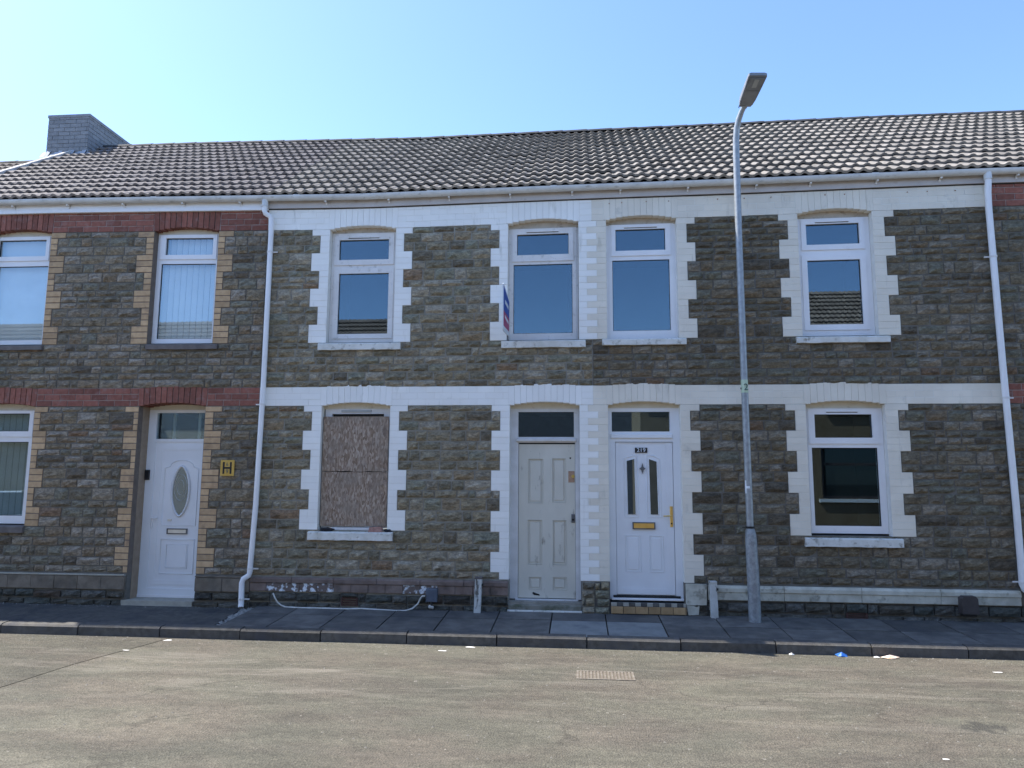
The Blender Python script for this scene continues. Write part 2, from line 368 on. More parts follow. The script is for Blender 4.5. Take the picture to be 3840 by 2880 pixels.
def road_mat(name, k=.46):
    m, nt, b, P = base(name, .9, 0, .25)
    T = lambda c: tuple(v*k for v in c)
    c = ramp(nt, noise(nt, P, 95, 3, .75), [(.28, T((.145, .135, .117))), (.46, T((.238, .222, .194))), (.6, T((.262, .246, .216))), (.74, T((.39, .367, .325)))])
    v = nt.nodes.new("ShaderNodeTexVoronoi"); v.inputs["Scale"].default_value = 60; nt.links.new(P, v.inputs["Vector"])
    hs = nt.nodes.new("ShaderNodeSeparateColor"); nt.links.new(v.outputs["Color"], hs.inputs[0])
    c = mix(nt, 1, c, ramp(nt, hs.outputs[0], [(0, (.78, .78, .78)), (.5, (1, 1, 1)), (1, (1.22, 1.2, 1.17))]), 'MULTIPLY')
    for sc_, lo, hi, a_, b_, st, lc in ((.55, .32, .68, (.80, .80, .80), (1.2, 1.18, 1.13), (.6, 1.2, 1), (0, 0, 0)), (1.9, .3, .7, (.80, .79, .78), (1.2, 1.19, 1.15), (.45, 1.5, 1), (4, 2, 0)),
                                       (7, .3, .72, (.84, .84, .84), (1.16, 1.16, 1.15), (.5, 1.4, 1), (1, 7, 0))):
        c = mix(nt, 1, c, ramp(nt, noise(nt, mapping(nt, P, st, lc), sc_, 7, .66, .5), [(lo, a_), (hi, b_)]), 'MULTIPLY')
    # greenish and pinkish worn areas
    c = mix(nt, 1, c, ramp(nt, noise(nt, mapping(nt, P, (.8, 1.2, 1), (9, 3, 0)), 1.3, 4, .6), [(.4, (1.02, .985, .96)), (.6, (.965, 1.0, .95))]), 'MULTIPLY')
    # scuffed pale streaks along the carriageway, gathered near the kerb side and to the right
    sx = nt.nodes.new("ShaderNodeSeparateXYZ"); nt.links.new(P, sx.inputs[0])
    lane = ramp(nt, mth(nt, 'MULTIPLY', sx.outputs[1], -.2), [(.3, (.0, .0, .0)), (.42, (1, 1, 1)), (.62, (1, 1, 1)), (.8, (.25, .25, .25))])
    f = ramp(nt, noise(nt, mapping(nt, P, (.35, 2.1, 1), (3.3, 1.1, 0)), 1.9, 8, .7, 1.0), [(.52, (0, 0, 0)), (.72, (.75, .75, .75))])
    c = mix(nt, mth(nt, 'MULTIPLY', f, lane), c, T((.48, .435, .36)))
    f2 = ramp(nt, noise(nt, mapping(nt, P, (1, 1, 1), (7.1, 4.2, 0)), 17, 3, .5), [(.71, (0, 0, 0)), (.75, (.9, .9, .9))])
    c = mix(nt, f2, c, T((.55, .51, .44)))
    f3 = ramp(nt, noise(nt, mapping(nt, P, (1, 1, 1), (1.1, 9.2, 0)), 28, 3, .5), [(.66, (0, 0, 0)), (.72, (.8, .8, .8))])
    c = mix(nt, f3, c, T((.11, .10, .08)))
    # hairline cracks
    cr = nt.nodes.new("ShaderNodeTexVoronoi"); cr.feature = 'DISTANCE_TO_EDGE'; cr.inputs["Scale"].default_value = .55
    n2 = nt.nodes.new("ShaderNodeTexNoise"); n2.inputs["Scale"].default_value = 3; n2.inputs["Detail"].default_value = 6
    nt.links.new(P, n2.inputs["Vector"])
    va = nt.nodes.new("ShaderNodeVectorMath"); va.operation = 'MULTIPLY_ADD'; nt.links.new(n2.outputs["Color"], va.inputs[0]); va.inputs[1].default_value = (.7, .7, 0); nt.links.new(P, va.inputs[2])
    nt.links.new(va.outputs[0], cr.inputs["Vector"])
    f5 = mth(nt, 'MULTIPLY', ramp(nt, cr.outputs["Distance"], [(.004, (.55, .55, .55)), (.010, (0, 0, 0))]), ramp(nt, noise(nt, P, .8, 3), [(.5, (0, 0, 0)), (.6, (1, 1, 1))]))
    c = mix(nt, f5, c, T((.12, .11, .09)))
    d = nt.nodes.new("ShaderNodeVectorMath"); d.operation = 'DISTANCE'; d.inputs[1].default_value = (3.02, -3.62, -.072)
    nt.links.new(P, d.inputs[0])
    f4 = mth(nt, 'ADD', d.outputs["Value"], mth(nt, 'MULTIPLY', noise(nt, P, 11, 3), .42))
    c = mix(nt, ramp(nt, f4, [(.30, (.75, .75, .75)), (.37, (0, 0, 0))]), c, (.05, .048, .042))
    nt.links.new(c, b.inputs["Base Color"])
    bump(nt, b, mth(nt, 'ADD', noise(nt, P, 110, 3, .7), v.outputs["Distance"]), .9, .008)
    return m
G['road'] = road_mat("old_bleached_asphalt")
G['roadp'] = road_mat("older_asphalt_patch", .385)

# ------------------------------------------------------------------ ground, road, pavement
GZ = -.072
g = MB().sheet([(-600, -600, -.30), (600, -600, -.30), (600, 600, -.30), (-600, 600, -.30)]); struct(g.build('ground', G['ground']))
def strip(name, mat, x0, x1, y0, y1, z, nx=1):
    b = MB()
    b.sheet([(x0, y0, z), (x1, y0, z), (x1, y1, z), (x0, y1, z)])
    return struct(b.build(name, mat))
road = strip('road', G['road'], -60, 60, -8.4, -1.33, GZ)
patch = strip('road', G['roadp'], -60, 0, -8.4, -1.36, GZ+.004)
me = patch.data
def seam(y): return -4.70-.17*max(0, (-1.4-y))+.03*math.sin(y*3.1)
ys = [-1.36-.25*i for i in range(29)]
b = MB(); vs = []; fs = []
for i, y in enumerate(ys): vs += [(-60, y, GZ+.004), (seam(y), y, GZ+.004)]
for i in range(len(ys)-1): fs.append((2*i+2, 2*i+3, 2*i+1, 2*i))
bpy.data.objects.remove(patch)
b.add(vs, fs); patch = struct(b.build('road_patch', G['roadp']))
b = MB(); vs = []; fs = []
for i, y in enumerate(ys): vs += [(seam(y), y, GZ+.008), (seam(y)+.02+.05*rnd.random(), y, GZ+.008)]
for i in range(len(ys)-1): fs.append((2*i+2, 2*i+3, 2*i+1, 2*i))
G['seam'] = M("worn_seam", (.155, .145, .124), (.20, .186, .16), .9, 8)
strip('side_street', G['road'], -3.6, 1.6, -70, -8.36, GZ+.002)
# footway base and pieces
pv = MB()
pv.add([(-60, 0, pav(0)-.03), (60, 0, pav(0)-.03), (60, -1.22, pav(-1.22)-.03), (-60, -1.22, pav(-1.22)-.03)], [(3, 2, 1, 0)])
pavement = struct(pv.build('pavement', G['grit']))
tf = MB(); tf.add([(-60, 0, pav(0)), (-4.42, 0, pav(0)), (-4.32, -1.215, pav(-1.215)), (-60, -1.215, pav(-1.215)),
                   (-60, .0, -.2), (-4.42, 0, -.2), (-4.32, -1.215, -.2), (-60, -1.215, -.2)],
                  [(3, 2, 1, 0), (1, 2, 6, 5), (2, 3, 7, 6)]); tf.build('asphalt_surface', G['tar'], pavement)
ms = MB()
for i in range(140):
    t = rnd.random(); y = -1.2*t; x = -4.42+.10*t+rnd.uniform(.0, .17); s = rnd.uniform(.01, .038)
    z = pav(y)-.01
    ms.add([(x-s, y-s, z), (x+s, y-s*.7, z), (x+s*.6, y+s, z), (x-s, y+s*.8, z), (x, y, z+s*.8)], [(0, 1, 4), (1, 2, 4), (2, 3, 4), (3, 0, 4)])
ms.build('crumbled_mortar', G['mstrip'], pavement, kind='stuff')
slab_me = MB().box(-.5, .5, -.5, .5, -.06, 0).build('tmp', G['slab']); sm = slab_me.data; bpy.data.objects.remove(slab_me)
sm2 = sm.copy(); sm2.materials.clear(); sm2.materials.append(G['slabl'])
tilt = math.atan(.0496)
def slab(x0, x1, y0, y1, me):
    x, y = (x0+x1)/2, (y0+y1)/2
    place('paving_slab', me, (x, y, pav(y)+rnd.uniform(-.004, .002)), pavement, scale=(x1-x0-.016, y1-y0-.02, 1),
          rot=(tilt+rnd.uniform(-.003, .003), rnd.uniform(-.003, .003), rnd.uniform(-.002, .002)))
xs = [-4.22, -3.64, -3.0, -2.33, -1.66, -1.0, -.33, .335, 1.0, 1.68, 2.35, 3.04, 3.67, 4.34, 5.0, 5.66, 6.33, 7, 7.66, 8.33, 9]
for i, (a, c) in enumerate(zip(xs, xs[1:])):
    off = .28*((i*7) % 3 == 1)
    sp = -.44 if c < 1.1 else -.60
    slab(a, c, sp, 0, sm); slab(a, c, -1.212, sp, sm2 if i in (6, 7) else sm)
# kerb
kerb = struct(MB().box(-60, 60, -1.32, -1.21, -.2, -.055).build('kerb', G['grit']))
km = MB().add([(-.5, -.07, -.12), (.5, -.07, -.12), (.5, .07, -.12), (-.5, .07, -.12), (-.5, -.07, -.022), (.5, -.07, -.022),
               (.5, -.045, -.002), (-.5, -.045, -.002), (.5, .07, .006), (-.5, .07, .006)],
              [(0, 1, 5, 4), (4, 5, 6, 7), (7, 6, 8, 9), (9, 8, 2, 3), (0, 4, 7, 9, 3), (1, 2, 8, 6, 5)]).build('tmp', G['kerb'])
kme = km.data; bpy.data.objects.remove(km)
kx = [-12.5, -11.55, -10.6, -9.65, -8.7, -7.72, -6.75, -5.80, -4.80, -3.84, -2.90, -1.91, -.90, .09, 1.1, 2.10, 3.08, 4.05, 5.05, 6.05, 7.05, 8.05, 9.05]
for a, c in zip(kx, kx[1:]):
    place('kerb_stone', kme, ((a+c)/2, -1.268+rnd.uniform(-.006, .006), -.012+rnd.uniform(-.006, .003)), kerb, scale=(c-a-.014, 1, 1),
          rot=(0, rnd.uniform(-.003, .003), rnd.uniform(-.004, .004)))
# opposite footway
opp = struct(MB().box(-60, -3.6, -10.2, -8.4, -.3, .0).build('pavement', G['tar'])); 
struct(MB().box(1.6, 60, -10.2, -8.4, -.3, .0).build('pavement', G['tar']))

# ------------------------------------------------------------------ stone and brick pieces
def stone_mesh(seed, mat):
    r = random.Random(seed); nx, nz = 5, 4
    vs = []; fs = []
    cxr, czr = r.uniform(-.2, .2), r.uniform(-.2, .15)
    tx, tz = r.uniform(-.012, .012), r.uniform(-.018, .006)
    for j in range(nz):
        for i in range(nx):
            u, v = i/(nx-1)-.5, j/(nz-1)-.5
            edge = i in (0, nx-1) or j in (0, nz-1)
            uu = u*(1-.03*r.random()); vv = v*(1-.07*r.random())
            if edge: y = r.uniform(-.006, .003)
            else:
                y = -.009-.021*r.random()+tx*u*2+tz*v*2
                if j == 1: y -= .008
                uu += r.uniform(-.05, .05); vv += r.uniform(-.08, .08)
            vs.append((uu, y, vv))
    for j in range(nz-1):
        for i in range(nx-1):
            a = j*nx+i
            fs.append((a, a+1, a+nx+1, a+nx))
    ring = [i for i in range(nx)]+[j*nx+nx-1 for j in range(1, nz)]+[(nz-1)*nx+i for i in range(nx-2, -1, -1)]+[j*nx for j in range(nz-2, 0, -1)]
    n0 = len(vs)
    for k in ring: vs.append((vs[k][0], .02, vs[k][2]))
    m = len(ring)
    for k in range(m):
        k2 = (k+1) % m
        fs.append((ring[k], n0+k, n0+k2, ring[k2]))
    return vs, fs
STV = [stone_mesh(i, None) for i in range(18)]
def mkmesh(name, vf, mat):
    me = bpy.data.meshes.new(name); me.from_pydata([tuple(v) for v in vf[0]], [], vf[1]); me.materials.append(mat); me.update(); return me
_c = {}
def stone_data(i, key):
    if (i, key) not in _c: _c[(i, key)] = mkmesh('stone', STV[i], G[key])
    return _c[(i, key)]
BR = MB().box(-.5, .5, 0, 1, -.5, .5)
def brick_data(key):
    if ('b', key) not in _c:
        c1, c2 = .006, .02
        vs = [(-.5, .012, -.5), (.5, .012, -.5), (.5, .012, .5), (-.5, .012, .5), (-.5+c1, 0, -.5+c2), (.5-c1, 0, -.5+c2), (.5-c1, 0, .5-c2), (-.5+c1, 0, .5-c2),
              (-.5, 1, -.5), (.5, 1, -.5), (.5, 1, .5), (-.5, 1, .5)]
        fs = [(4, 5, 6, 7), (0, 1, 5, 4), (1, 2, 6, 5), (2, 3, 7, 6), (3, 0, 4, 7), (0, 8, 9, 1), (1, 9, 10, 2), (2, 10, 11, 3), (3, 11, 8, 0)]
        _c[('b', key)] = mkmesh('brick', (vs, fs), G[key])
    return _c[('b', key)]
def brick(parent, key, x0, x1, z0, z1, y=-.004, dep=.1, gap=.008, name='brick', rot=0, jit=.0015):
    xc, zc = (x0+x1)/2, (z0+z1)/2
    dy = rnd.uniform(-jit, jit)
    place(name, brick_data(key), (xc, y+dy, wz(xc, zc)), parent,
          scale=(x1-x0-gap, dep, z1-z0-gap), rot=(0, rot, 0))

LOWZ = [.47, .56, .818, 1.075, 1.34, 1.605, 1.87, 2.135, 2.395, 2.655, 2.735]
UPZ = [3.614, 3.8725, 4.131, 4.3895, 4.648, 4.9065, 5.165, 5.25]
MIDZ = [2.99, 3.2, 3.41, 3.614]
class Op:
    def __init__(s, x0, x1, z0, zs, L, Rr, dep=.11, door=False): s.x0, s.x1, s.z0, s.zs, s.L, s.R, s.dep, s.door = x0, x1, z0, zs, L, Rr, dep, door
def wide(zlo, zs):    # which triple of courses is long: counted down from the springing
    L = LOWZ if zs < 3 else UPZ
    k = len(L)-2-L.index(zlo)
    return k == 0 or k % 2 == 0
# ------------------------------------------------------------------ tiles
def tile_mesh(mat):
    W, Lg = .30, .40
    prof = []
    n = 12
    for i in range(n+1):
        u = i/n*W; q = (u % .15)/.15 if i < n else 1.0
        if i == n: q = 1.0
        # low pan on the left, round roll on the right
        h = .003+(.025*math.sin(math.pi*(q-.34)/.66)**.8 if q > .34 and q < .999 else -.003*math.sin(math.pi*min(q, .34)/.34))
        prof.append((u-W/2, max(h, -.004)))
    vs = []; fs = []; th = .034
    for (x, h) in prof:
        vs += [(x, 0, h+.060), (x, Lg, h+.002), (x, 0, h+.060-th)]
    for i in range(n):
        a, c = i*3, (i+1)*3
        fs.append((a, c, c+1, a+1)); fs.append((a+2, c+2, c, a))
    fs.append((0, 1, 2)); fs.append((n*3, n*3+2, n*3+1)); fs += [(i*3+2, i*3+1, (i+1)*3+1, (i+1)*3+2) for i in range(n)]
    return mkmesh('roof_tile', (vs, fs), G[mat])
TILE = {k: tile_mesh(k) for k in ('tile', 'tileL', 'tileO')}
for me in TILE.values():
    me.polygons.foreach_set("use_smooth", [True]*len(me.polygons)); me.set_sharp_from_angle(angle=math.radians(50))
EY, EZ, RY, RZ = -.07, 5.728, 3.6, 8.285
PITCH = math.atan2(RZ-EZ, RY-EY); SL = math.hypot(RZ-EZ, RY-EY)
def roof(house, x0, x1, tkey, dz=0., skip=None, joined=False, ridgekey='ridge', sag=0):
    b = MB(True)
    n = 8
    for i in range(n):
        a, c = x0+(x1-x0)*i/n, x0+(x1-x0)*(i+1)/n
        pr = [(.03, EZ+(.03-EY)*.69-.035+dz), (RY, RZ-.035+dz), (2*RY-EY, EZ-.035+dz), (2*RY-EY, EZ-.09+dz), (.03, EZ-.02+dz)]
        vs = [(a, y, z) for y, z in pr]+[(c, y, z) for y, z in pr]
        fs = [(0, 5, 6, 1), (1, 6, 7, 2), (2, 7, 8, 3), (3, 8, 9, 4), (4, 9, 5, 0)]
        if i == 0: fs.append((0, 1, 2, 3, 4))
        if i == n-1: fs.append((9, 8, 7, 6, 5))
        b.add(vs, fs)
    rf = b.build('roof', G['felt'], house)
    rows = 14; gauge = SL/rows
    cp, sp = math.cos(PITCH), math.sin(PITCH)
    jm = MB()
    nt_ = int(round((x1-x0)/.30)); tw = (x1-x0)/nt_
    for r in range(rows):
        for i in range(nt_):
            x = x0+tw*(i+.5); y = EY+gauge*r*cp; z = EZ+gauge*r*sp+dz
            if skip and skip(x, y): continue
            zz = wz(x, z)
            sl = (wz(x+.3, z)-wz(x-.3, z))/.6
            if joined:
                me = TILE[tkey]
                vs = [(x+v.co.x*tw/.3, y+v.co.y*cp-v.co.z*sp, zz+v.co.y*sp+v.co.z*cp) for v in me.vertices]
                jm.add(vs, [tuple(p.vertices) for p in me.polygons])
            else:
                place('roof_tile', TILE[tkey], (x, y+rnd.uniform(-.004, .004), zz+rnd.uniform(-.002, .003)), rf, scale=(tw/.3, 1, 1),
                      rot=(PITCH+rnd.uniform(-.005, .005), -sl+rnd.uniform(-.004, .004), rnd.uniform(-.006, .006)))
    if joined: jm.build('roof_tile', G[tkey], rf, kind='stuff')
    # ridge tiles
    k = int((x1-x0)/.45); kw = (x1-x0)/k
    for i in range(k):
        a = x0+kw*i; vs = []; fs = []
        for j, xx in enumerate((a-.02, a+kw+.004)):
            for q in range(7):
                t = math.pi*(q/6)
                vs.append((xx, RY-.13*math.cos(t), wz(xx, RZ+dz)+.0+.075*math.sin(t)+.01*j-.01))
        for q in range(6): fs.append((q, q+7, q+8, q+1))
        fs.append(tuple(range(6, -1, -1))); fs.append(tuple(range(7, 14)))
        MB().add(vs, fs).build('ridge_tile', G[ridgekey], rf)
    return rf

# ------------------------------------------------------------------ house wall
def house_wall(house, x0, x1, ops, K, pier=None):
    JY = K.get('jy', .0035)
    """K: keys dict(stone, mortar, band, bandj, quoin, quoinj)"""
    hs = []
    for o in ops: hs.append((o.x0-.003, o.x1+.003, o.z0-(.0 if o.door else .0), o.zs+.07))
    b = MB(True)
    # subdivide along x so that the settlement warp bends the backing too
    xsplit = [x0+(x1-x0)*i/6 for i in range(7)]
    cuts = hs+[(xx, xx+1e-6, -9, -8) for xx in xsplit[1:-1]]
    b.holes(x0, x1, -.2, 5.74, cuts, .0065, .32)
    wall = b.build('wall', G[K['mortar']], house)
    # joint-coloured beds behind the brick dressings
    jb = MB(True)
    for zz0, zz1 in ((2.74, 2.992), (5.26, 5.74)):
        n = max(2, int((x1-x0)/.6))
        blocks = []
        for i in range(n):
            a, c = x0+(x1-x0)*i/n, x0+(x1-x0)*(i+1)/n
            segs = [(a, c)]
            for o in ops:
                if abs(o.zs-zz0) < .2:
                    ns = []
                    for s, e in segs:
                        if o.x1 < s or o.x0 > e: ns.append((s, e))
                        else:
                            if s < o.x0: ns.append((s, o.x0))
                            if e > o.x1: ns.append((o.x1, e))
                    segs = ns
            for s, e in segs: jb.box(s, e, JY if K['gap'] > .006 else -.0018, .012, zz0, zz1)
    jb.build('band_mortar', G[K['bandj']], wall, kind='stuff')
    jq = MB(True)
    for o in ops:
        L = LOWZ if o.zs < 3 else UPZ
        for zl, zh in zip(L, L[1:]):
            if zh <= o.z0+.03: continue
            zl2 = max(zl, o.z0)
            wd = wide(zl, o.zs)
            if o.L: jq.box(o.L[1] if wd else o.L[0], o.x0, JY, o.dep, zl2, zh)
            if o.R: jq.box(o.x1, o.R[1] if wd else o.R[0], JY, o.dep, zl2, zh)
    if jq.v: jq.build('quoin_mortar', G[K['quoinj']], wall, kind='stuff')
    # arches and bands
    for base_z, top_z, rise, ncourse in ((2.735, 2.992, .046, 3), (5.25, 5.53, .056, 4)):
        arcs = [o for o in ops if abs(o.zs-base_z) < .1]
        edges = []
        for o in arcs:
            xa, xb = o.x0-.02, o.x1+.02
            xa, xb = max(xa, x0), min(xb, x1)
            n = 12; ww = (xb-xa)/n; xm = (o.x0+o.x1)/2; half = (o.x1-o.x0)/2
            for k in range(n):
                a = xa+ww*k; c = a+ww; xc = (a+c)/2
                t = (xc-xm)/half
                lift = rise*(1-min(1, t*t))
                ang = t*.16
                zb = base_z+lift-.002; zt = top_z+lift*.62+(.0 if base_z < 3 else .06)
                xo = .5*(zt-zb)*math.sin(ang)*0
                brick(wall, K['band'], a+xo, c+xo, zb, zt, y=-.006, dep=o.dep+.006, gap=K['gap'] if K['gap'] > .006 else .0022, name='arch_brick', rot=ang*.18 if K['gap'] > .006 else 0, jit=.0015 if K['gap'] > .006 else .0004)
            edges.append((xa, xb))
        edges.sort()
        for k in range(ncourse):
            z = base_z+.0857*k
            cur = x0; gaps = []
            for a, c in edges: gaps.append((cur, a)); cur = c
            gaps.append((cur, x1))
            for a, c in gaps:
                if c-a < .02: continue
                p = a; first = True
                while p < c-.01:
                    L_ = .232 if not (first and k % 2) else .116
                    first = False
                    q = min(c, p+L_)
                    if c-q < .06: q = c
                    brick(wall, K['band'], p, q, z, z+.0857, gap=K['gap'], name='band_brick'); p = q
    # quoins
    for o in ops:
        L = LOWZ if o.zs < 3 else UPZ
        for zl, zh in zip(L, L[1:]):
            if zh <= o.z0+.03: continue
            zl2 = max(zl, o.z0); n = max(1, round((zh-zl2)/.086)); hh = (zh-zl2)/n; wd = wide(zl, o.zs)
            for k in range(n):
                za = zl2+hh*k
                if o.L: brick(wall, K['quoin'], o.L[1] if wd else o.L[0], o.x0, za, za+hh, dep=o.dep, gap=K['gap'], name='quoin_brick')
                if o.R: brick(wall, K['quoin'], o.x1, o.R[1] if wd else o.R[0], za, za+hh, dep=o.dep, gap=K['gap'], name='quoin_brick')
    if pier:
        pa, pb, side = pier
        pj = MB(True); pj.box(pa, .142 if side == 'A' else pb, JY, .10, .47, 2.735) if side == 'A' else pj.box(.2755, pb, JY, .10, .47, 2.735)
        pj.box(pa, .142, JY, .10, 3.614, 5.25) if side == 'A' else pj.box(.2755, pb, JY, .10, 3.614, 5.25)
        if side == 'A': pj.box(.1422, .2753, JY+.0004, .10, .47, 2.735); pj.box(.1422, .2753, JY+.0004, .10, 3.614, 5.25)
        pj.build('pier_mortar', G[K['quoinj']], wall, kind='stuff')
        for L in (LOWZ, UPZ):
            z = L[0]; i = 0; top = L[-1]; n = round((top-z)/.0865); hh = (top-z)/n
            for k in range(n):
                bx = .142 if k % 2 else .275
                a, c = (pa, bx) if side == 'A' else (bx, pb)
                brick(wall, K['quoin'], a, c, z+hh*k, z+hh*(k+1), dep=.11, gap=K['gap'], name='quoin_brick')
    # stones
    stones = []
    def fill(z0, z1, a, c):
        hgt = z1-z0
        if hgt > .22: splits = rnd.choice([[.5, .5], [.5, .5], [.36, .64], [.62, .38], [.33, .34, .33], [.45, .55]])
        elif hgt > .17: splits = rnd.choice([[.5, .5], [.5, .5], [.42, .58], [.58, .42]])
        else: splits = [1]
        z = z0
        for s in splits:
            h = hgt*s; p = a
            while p < c-.005:
                L_ = rnd.uniform(.13, .34) if h < .11 else rnd.uniform(.14, .38)
                if rnd.random() < .12: L_ *= .6
                q = min(c, p+L_)
                if c-q < .09: q = c
                stones.append((p, q, z, z+h)); p = q
            z += h
    for L in (LOWZ, MIDZ, UPZ):
        for zl, zh in zip(L, L[1:]):
            iv = [(x0, x1)]
            for o in ops:
                if zh <= o.z0+.03 or zl >= o.zs: continue
                wd = wide(zl, o.zs) if L is not MIDZ else False
                a = (o.L[1] if wd else o.L[0]) if o.L else o.x0-5*(o is ops[0])
                c = (o.R[1] if wd else o.R[0]) if o.R else o.x1+9
                if o.L is None: a = pier[0]-9 if pier and pier[2] == 'B' else x0-1
                ns = []
                for s, e in iv:
                    if c <= s or a >= e: ns.append((s, e)); continue
                    if s < a: ns.append((s, a))
                    if e > c: ns.append((c, e))
                iv = ns
            # sills take their own place
            for s, e in iv:
                if e-s > .04: fill(zl, zh, s, e)
    sills = [(o.x0-.1, o.x1+.1, o.z0-.1, o.z0) for o in ops if not o.door]
    stones.sort(key=lambda t: -(t[1]-t[0])*(t[3]-t[2])/(((t[0]+t[1])/2)**2+9.7**2))
    big = stones[:298]; rest = stones[298:]
    for a, c, z0, z1 in big:
        xc, zc = (a+c)/2, (z0+z1)/2; i = rnd.randrange(18)
        place('stone', stone_data(i, K['stone']), (xc, rnd.uniform(-.006, .006), wz(xc, zc)), wall,
              scale=((c-a-.014)*rnd.choice((1, -1)) if False else (c-a-.014), rnd.uniform(.8, 1.2), z1-z0-.013), rot=(0, rnd.uniform(-.006, .006), 0))
    jb = MB()
    for a, c, z0, z1 in rest:
        xc, zc = (a+c)/2, wz((a+c)/2, (z0+z1)/2); V, Fc = STV[rnd.randrange(18)]; dy = rnd.uniform(-.006, .006)
        sx, sz = c-a-.014, z1-z0-.013
        jb.add([(xc+v[0]*sx, dy+v[1], zc+v[2]*sz) for v in V], Fc)
    if jb.v: jb.build('small_stone', G[K['stone']], wall, kind='stuff')
    return wall
def low_stones(wall, x0, x1, z0, z1, key, y=-.02, rows=2, L0=.18, L1=.42, name='base_stone', gap=.014):
    h = (z1-z0)/rows
    for r in range(rows):
        p = x0+(-.1 if r % 2 else 0)
        while p < x1-.01:
            q = min(x1, p+rnd.uniform(L0, L1))
            if x1-q < .1: q = x1
            a = max(p, x0)
            hh = h*rnd.uniform(.82, 1.0)
            if q-a > .03:
                place(name, stone_data(rnd.randrange(18), key), ((a+q)/2, y+rnd.uniform(-.012, .01), z0+h*r+hh/2), wall,
                      scale=(q-a-gap, rnd.uniform(.9, 1.4), hh-gap*.7), rot=(0, rnd.uniform(-.015, .015), 0))
            p = q
def plinth_run(wall, x0, x1, z0, z1, key, y, L_, name='plinth_stone', gap=.006, back='mortarD', top=0):
    n = max(1, round((x1-x0)/L_)); ww = (x1-x0)/n
    for i in range(n):
        a, c = x0+ww*i+gap/2, x0+ww*(i+1)-gap/2
        b = MB(); t = top
        pr = [(y, z0), (y, z1-t), (y+.02, z1), (.02, z1), (.02, z0)] if t else [(y+.004, z0), (y, z0+.006), (y, z1-.006), (y+.004, z1), (.02, z1), (.02, z0)]
        j = rnd.uniform(-.003, .003); m = len(pr)
        vs = [(a, yy+(j if yy < 0 else 0), z) for yy, z in pr]+[(c, yy+(j if yy < 0 else 0), z) for yy, z in pr]
        fs = [tuple(range(m)), tuple(range(2*m-1, m-1, -1))]+[(k, (k+1) % m, (k+1) % m+m, k+m) for k in range(m)]
        fs = [tuple(reversed(f)) for f in fs]
        b.add(vs, fs); b.build(name, G[key] if not isinstance(key, list) else G[key[i % len(key)]], wall)

# ------------------------------------------------------------------ windows
def ring(b, x0, x1, z0, z1, px0, px1, pz0, pz1, y0, y1):
    b.holes(x0, x1, z0, z1, [(px0, px1, pz0, pz1)], y0, y1)
def box_at(name, mat, parent, *a, ch=0, warp=False, label=None):
    return MB(warp).box(*a, ch=ch).build(name, mat, parent, label=label)
def pane(parent, x0, x1, z0, z1, y, mat, tilt=(0, 0)):
    b = MB(True).box(x0-.008, x1+.008, y, y+.006, z0-.008, z1+.008)
    o = b.build('pane', mat, parent); o.rotation_euler = (math.radians(tilt[0]), 0, math.radians(tilt[1])); return o
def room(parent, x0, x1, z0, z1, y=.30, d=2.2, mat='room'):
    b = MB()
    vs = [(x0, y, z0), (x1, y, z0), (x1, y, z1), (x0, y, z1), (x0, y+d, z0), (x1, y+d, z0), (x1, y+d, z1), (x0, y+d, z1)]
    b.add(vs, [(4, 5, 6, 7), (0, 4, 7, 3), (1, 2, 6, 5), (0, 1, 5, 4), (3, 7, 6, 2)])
    return b.build('room_interior', G[mat], parent)
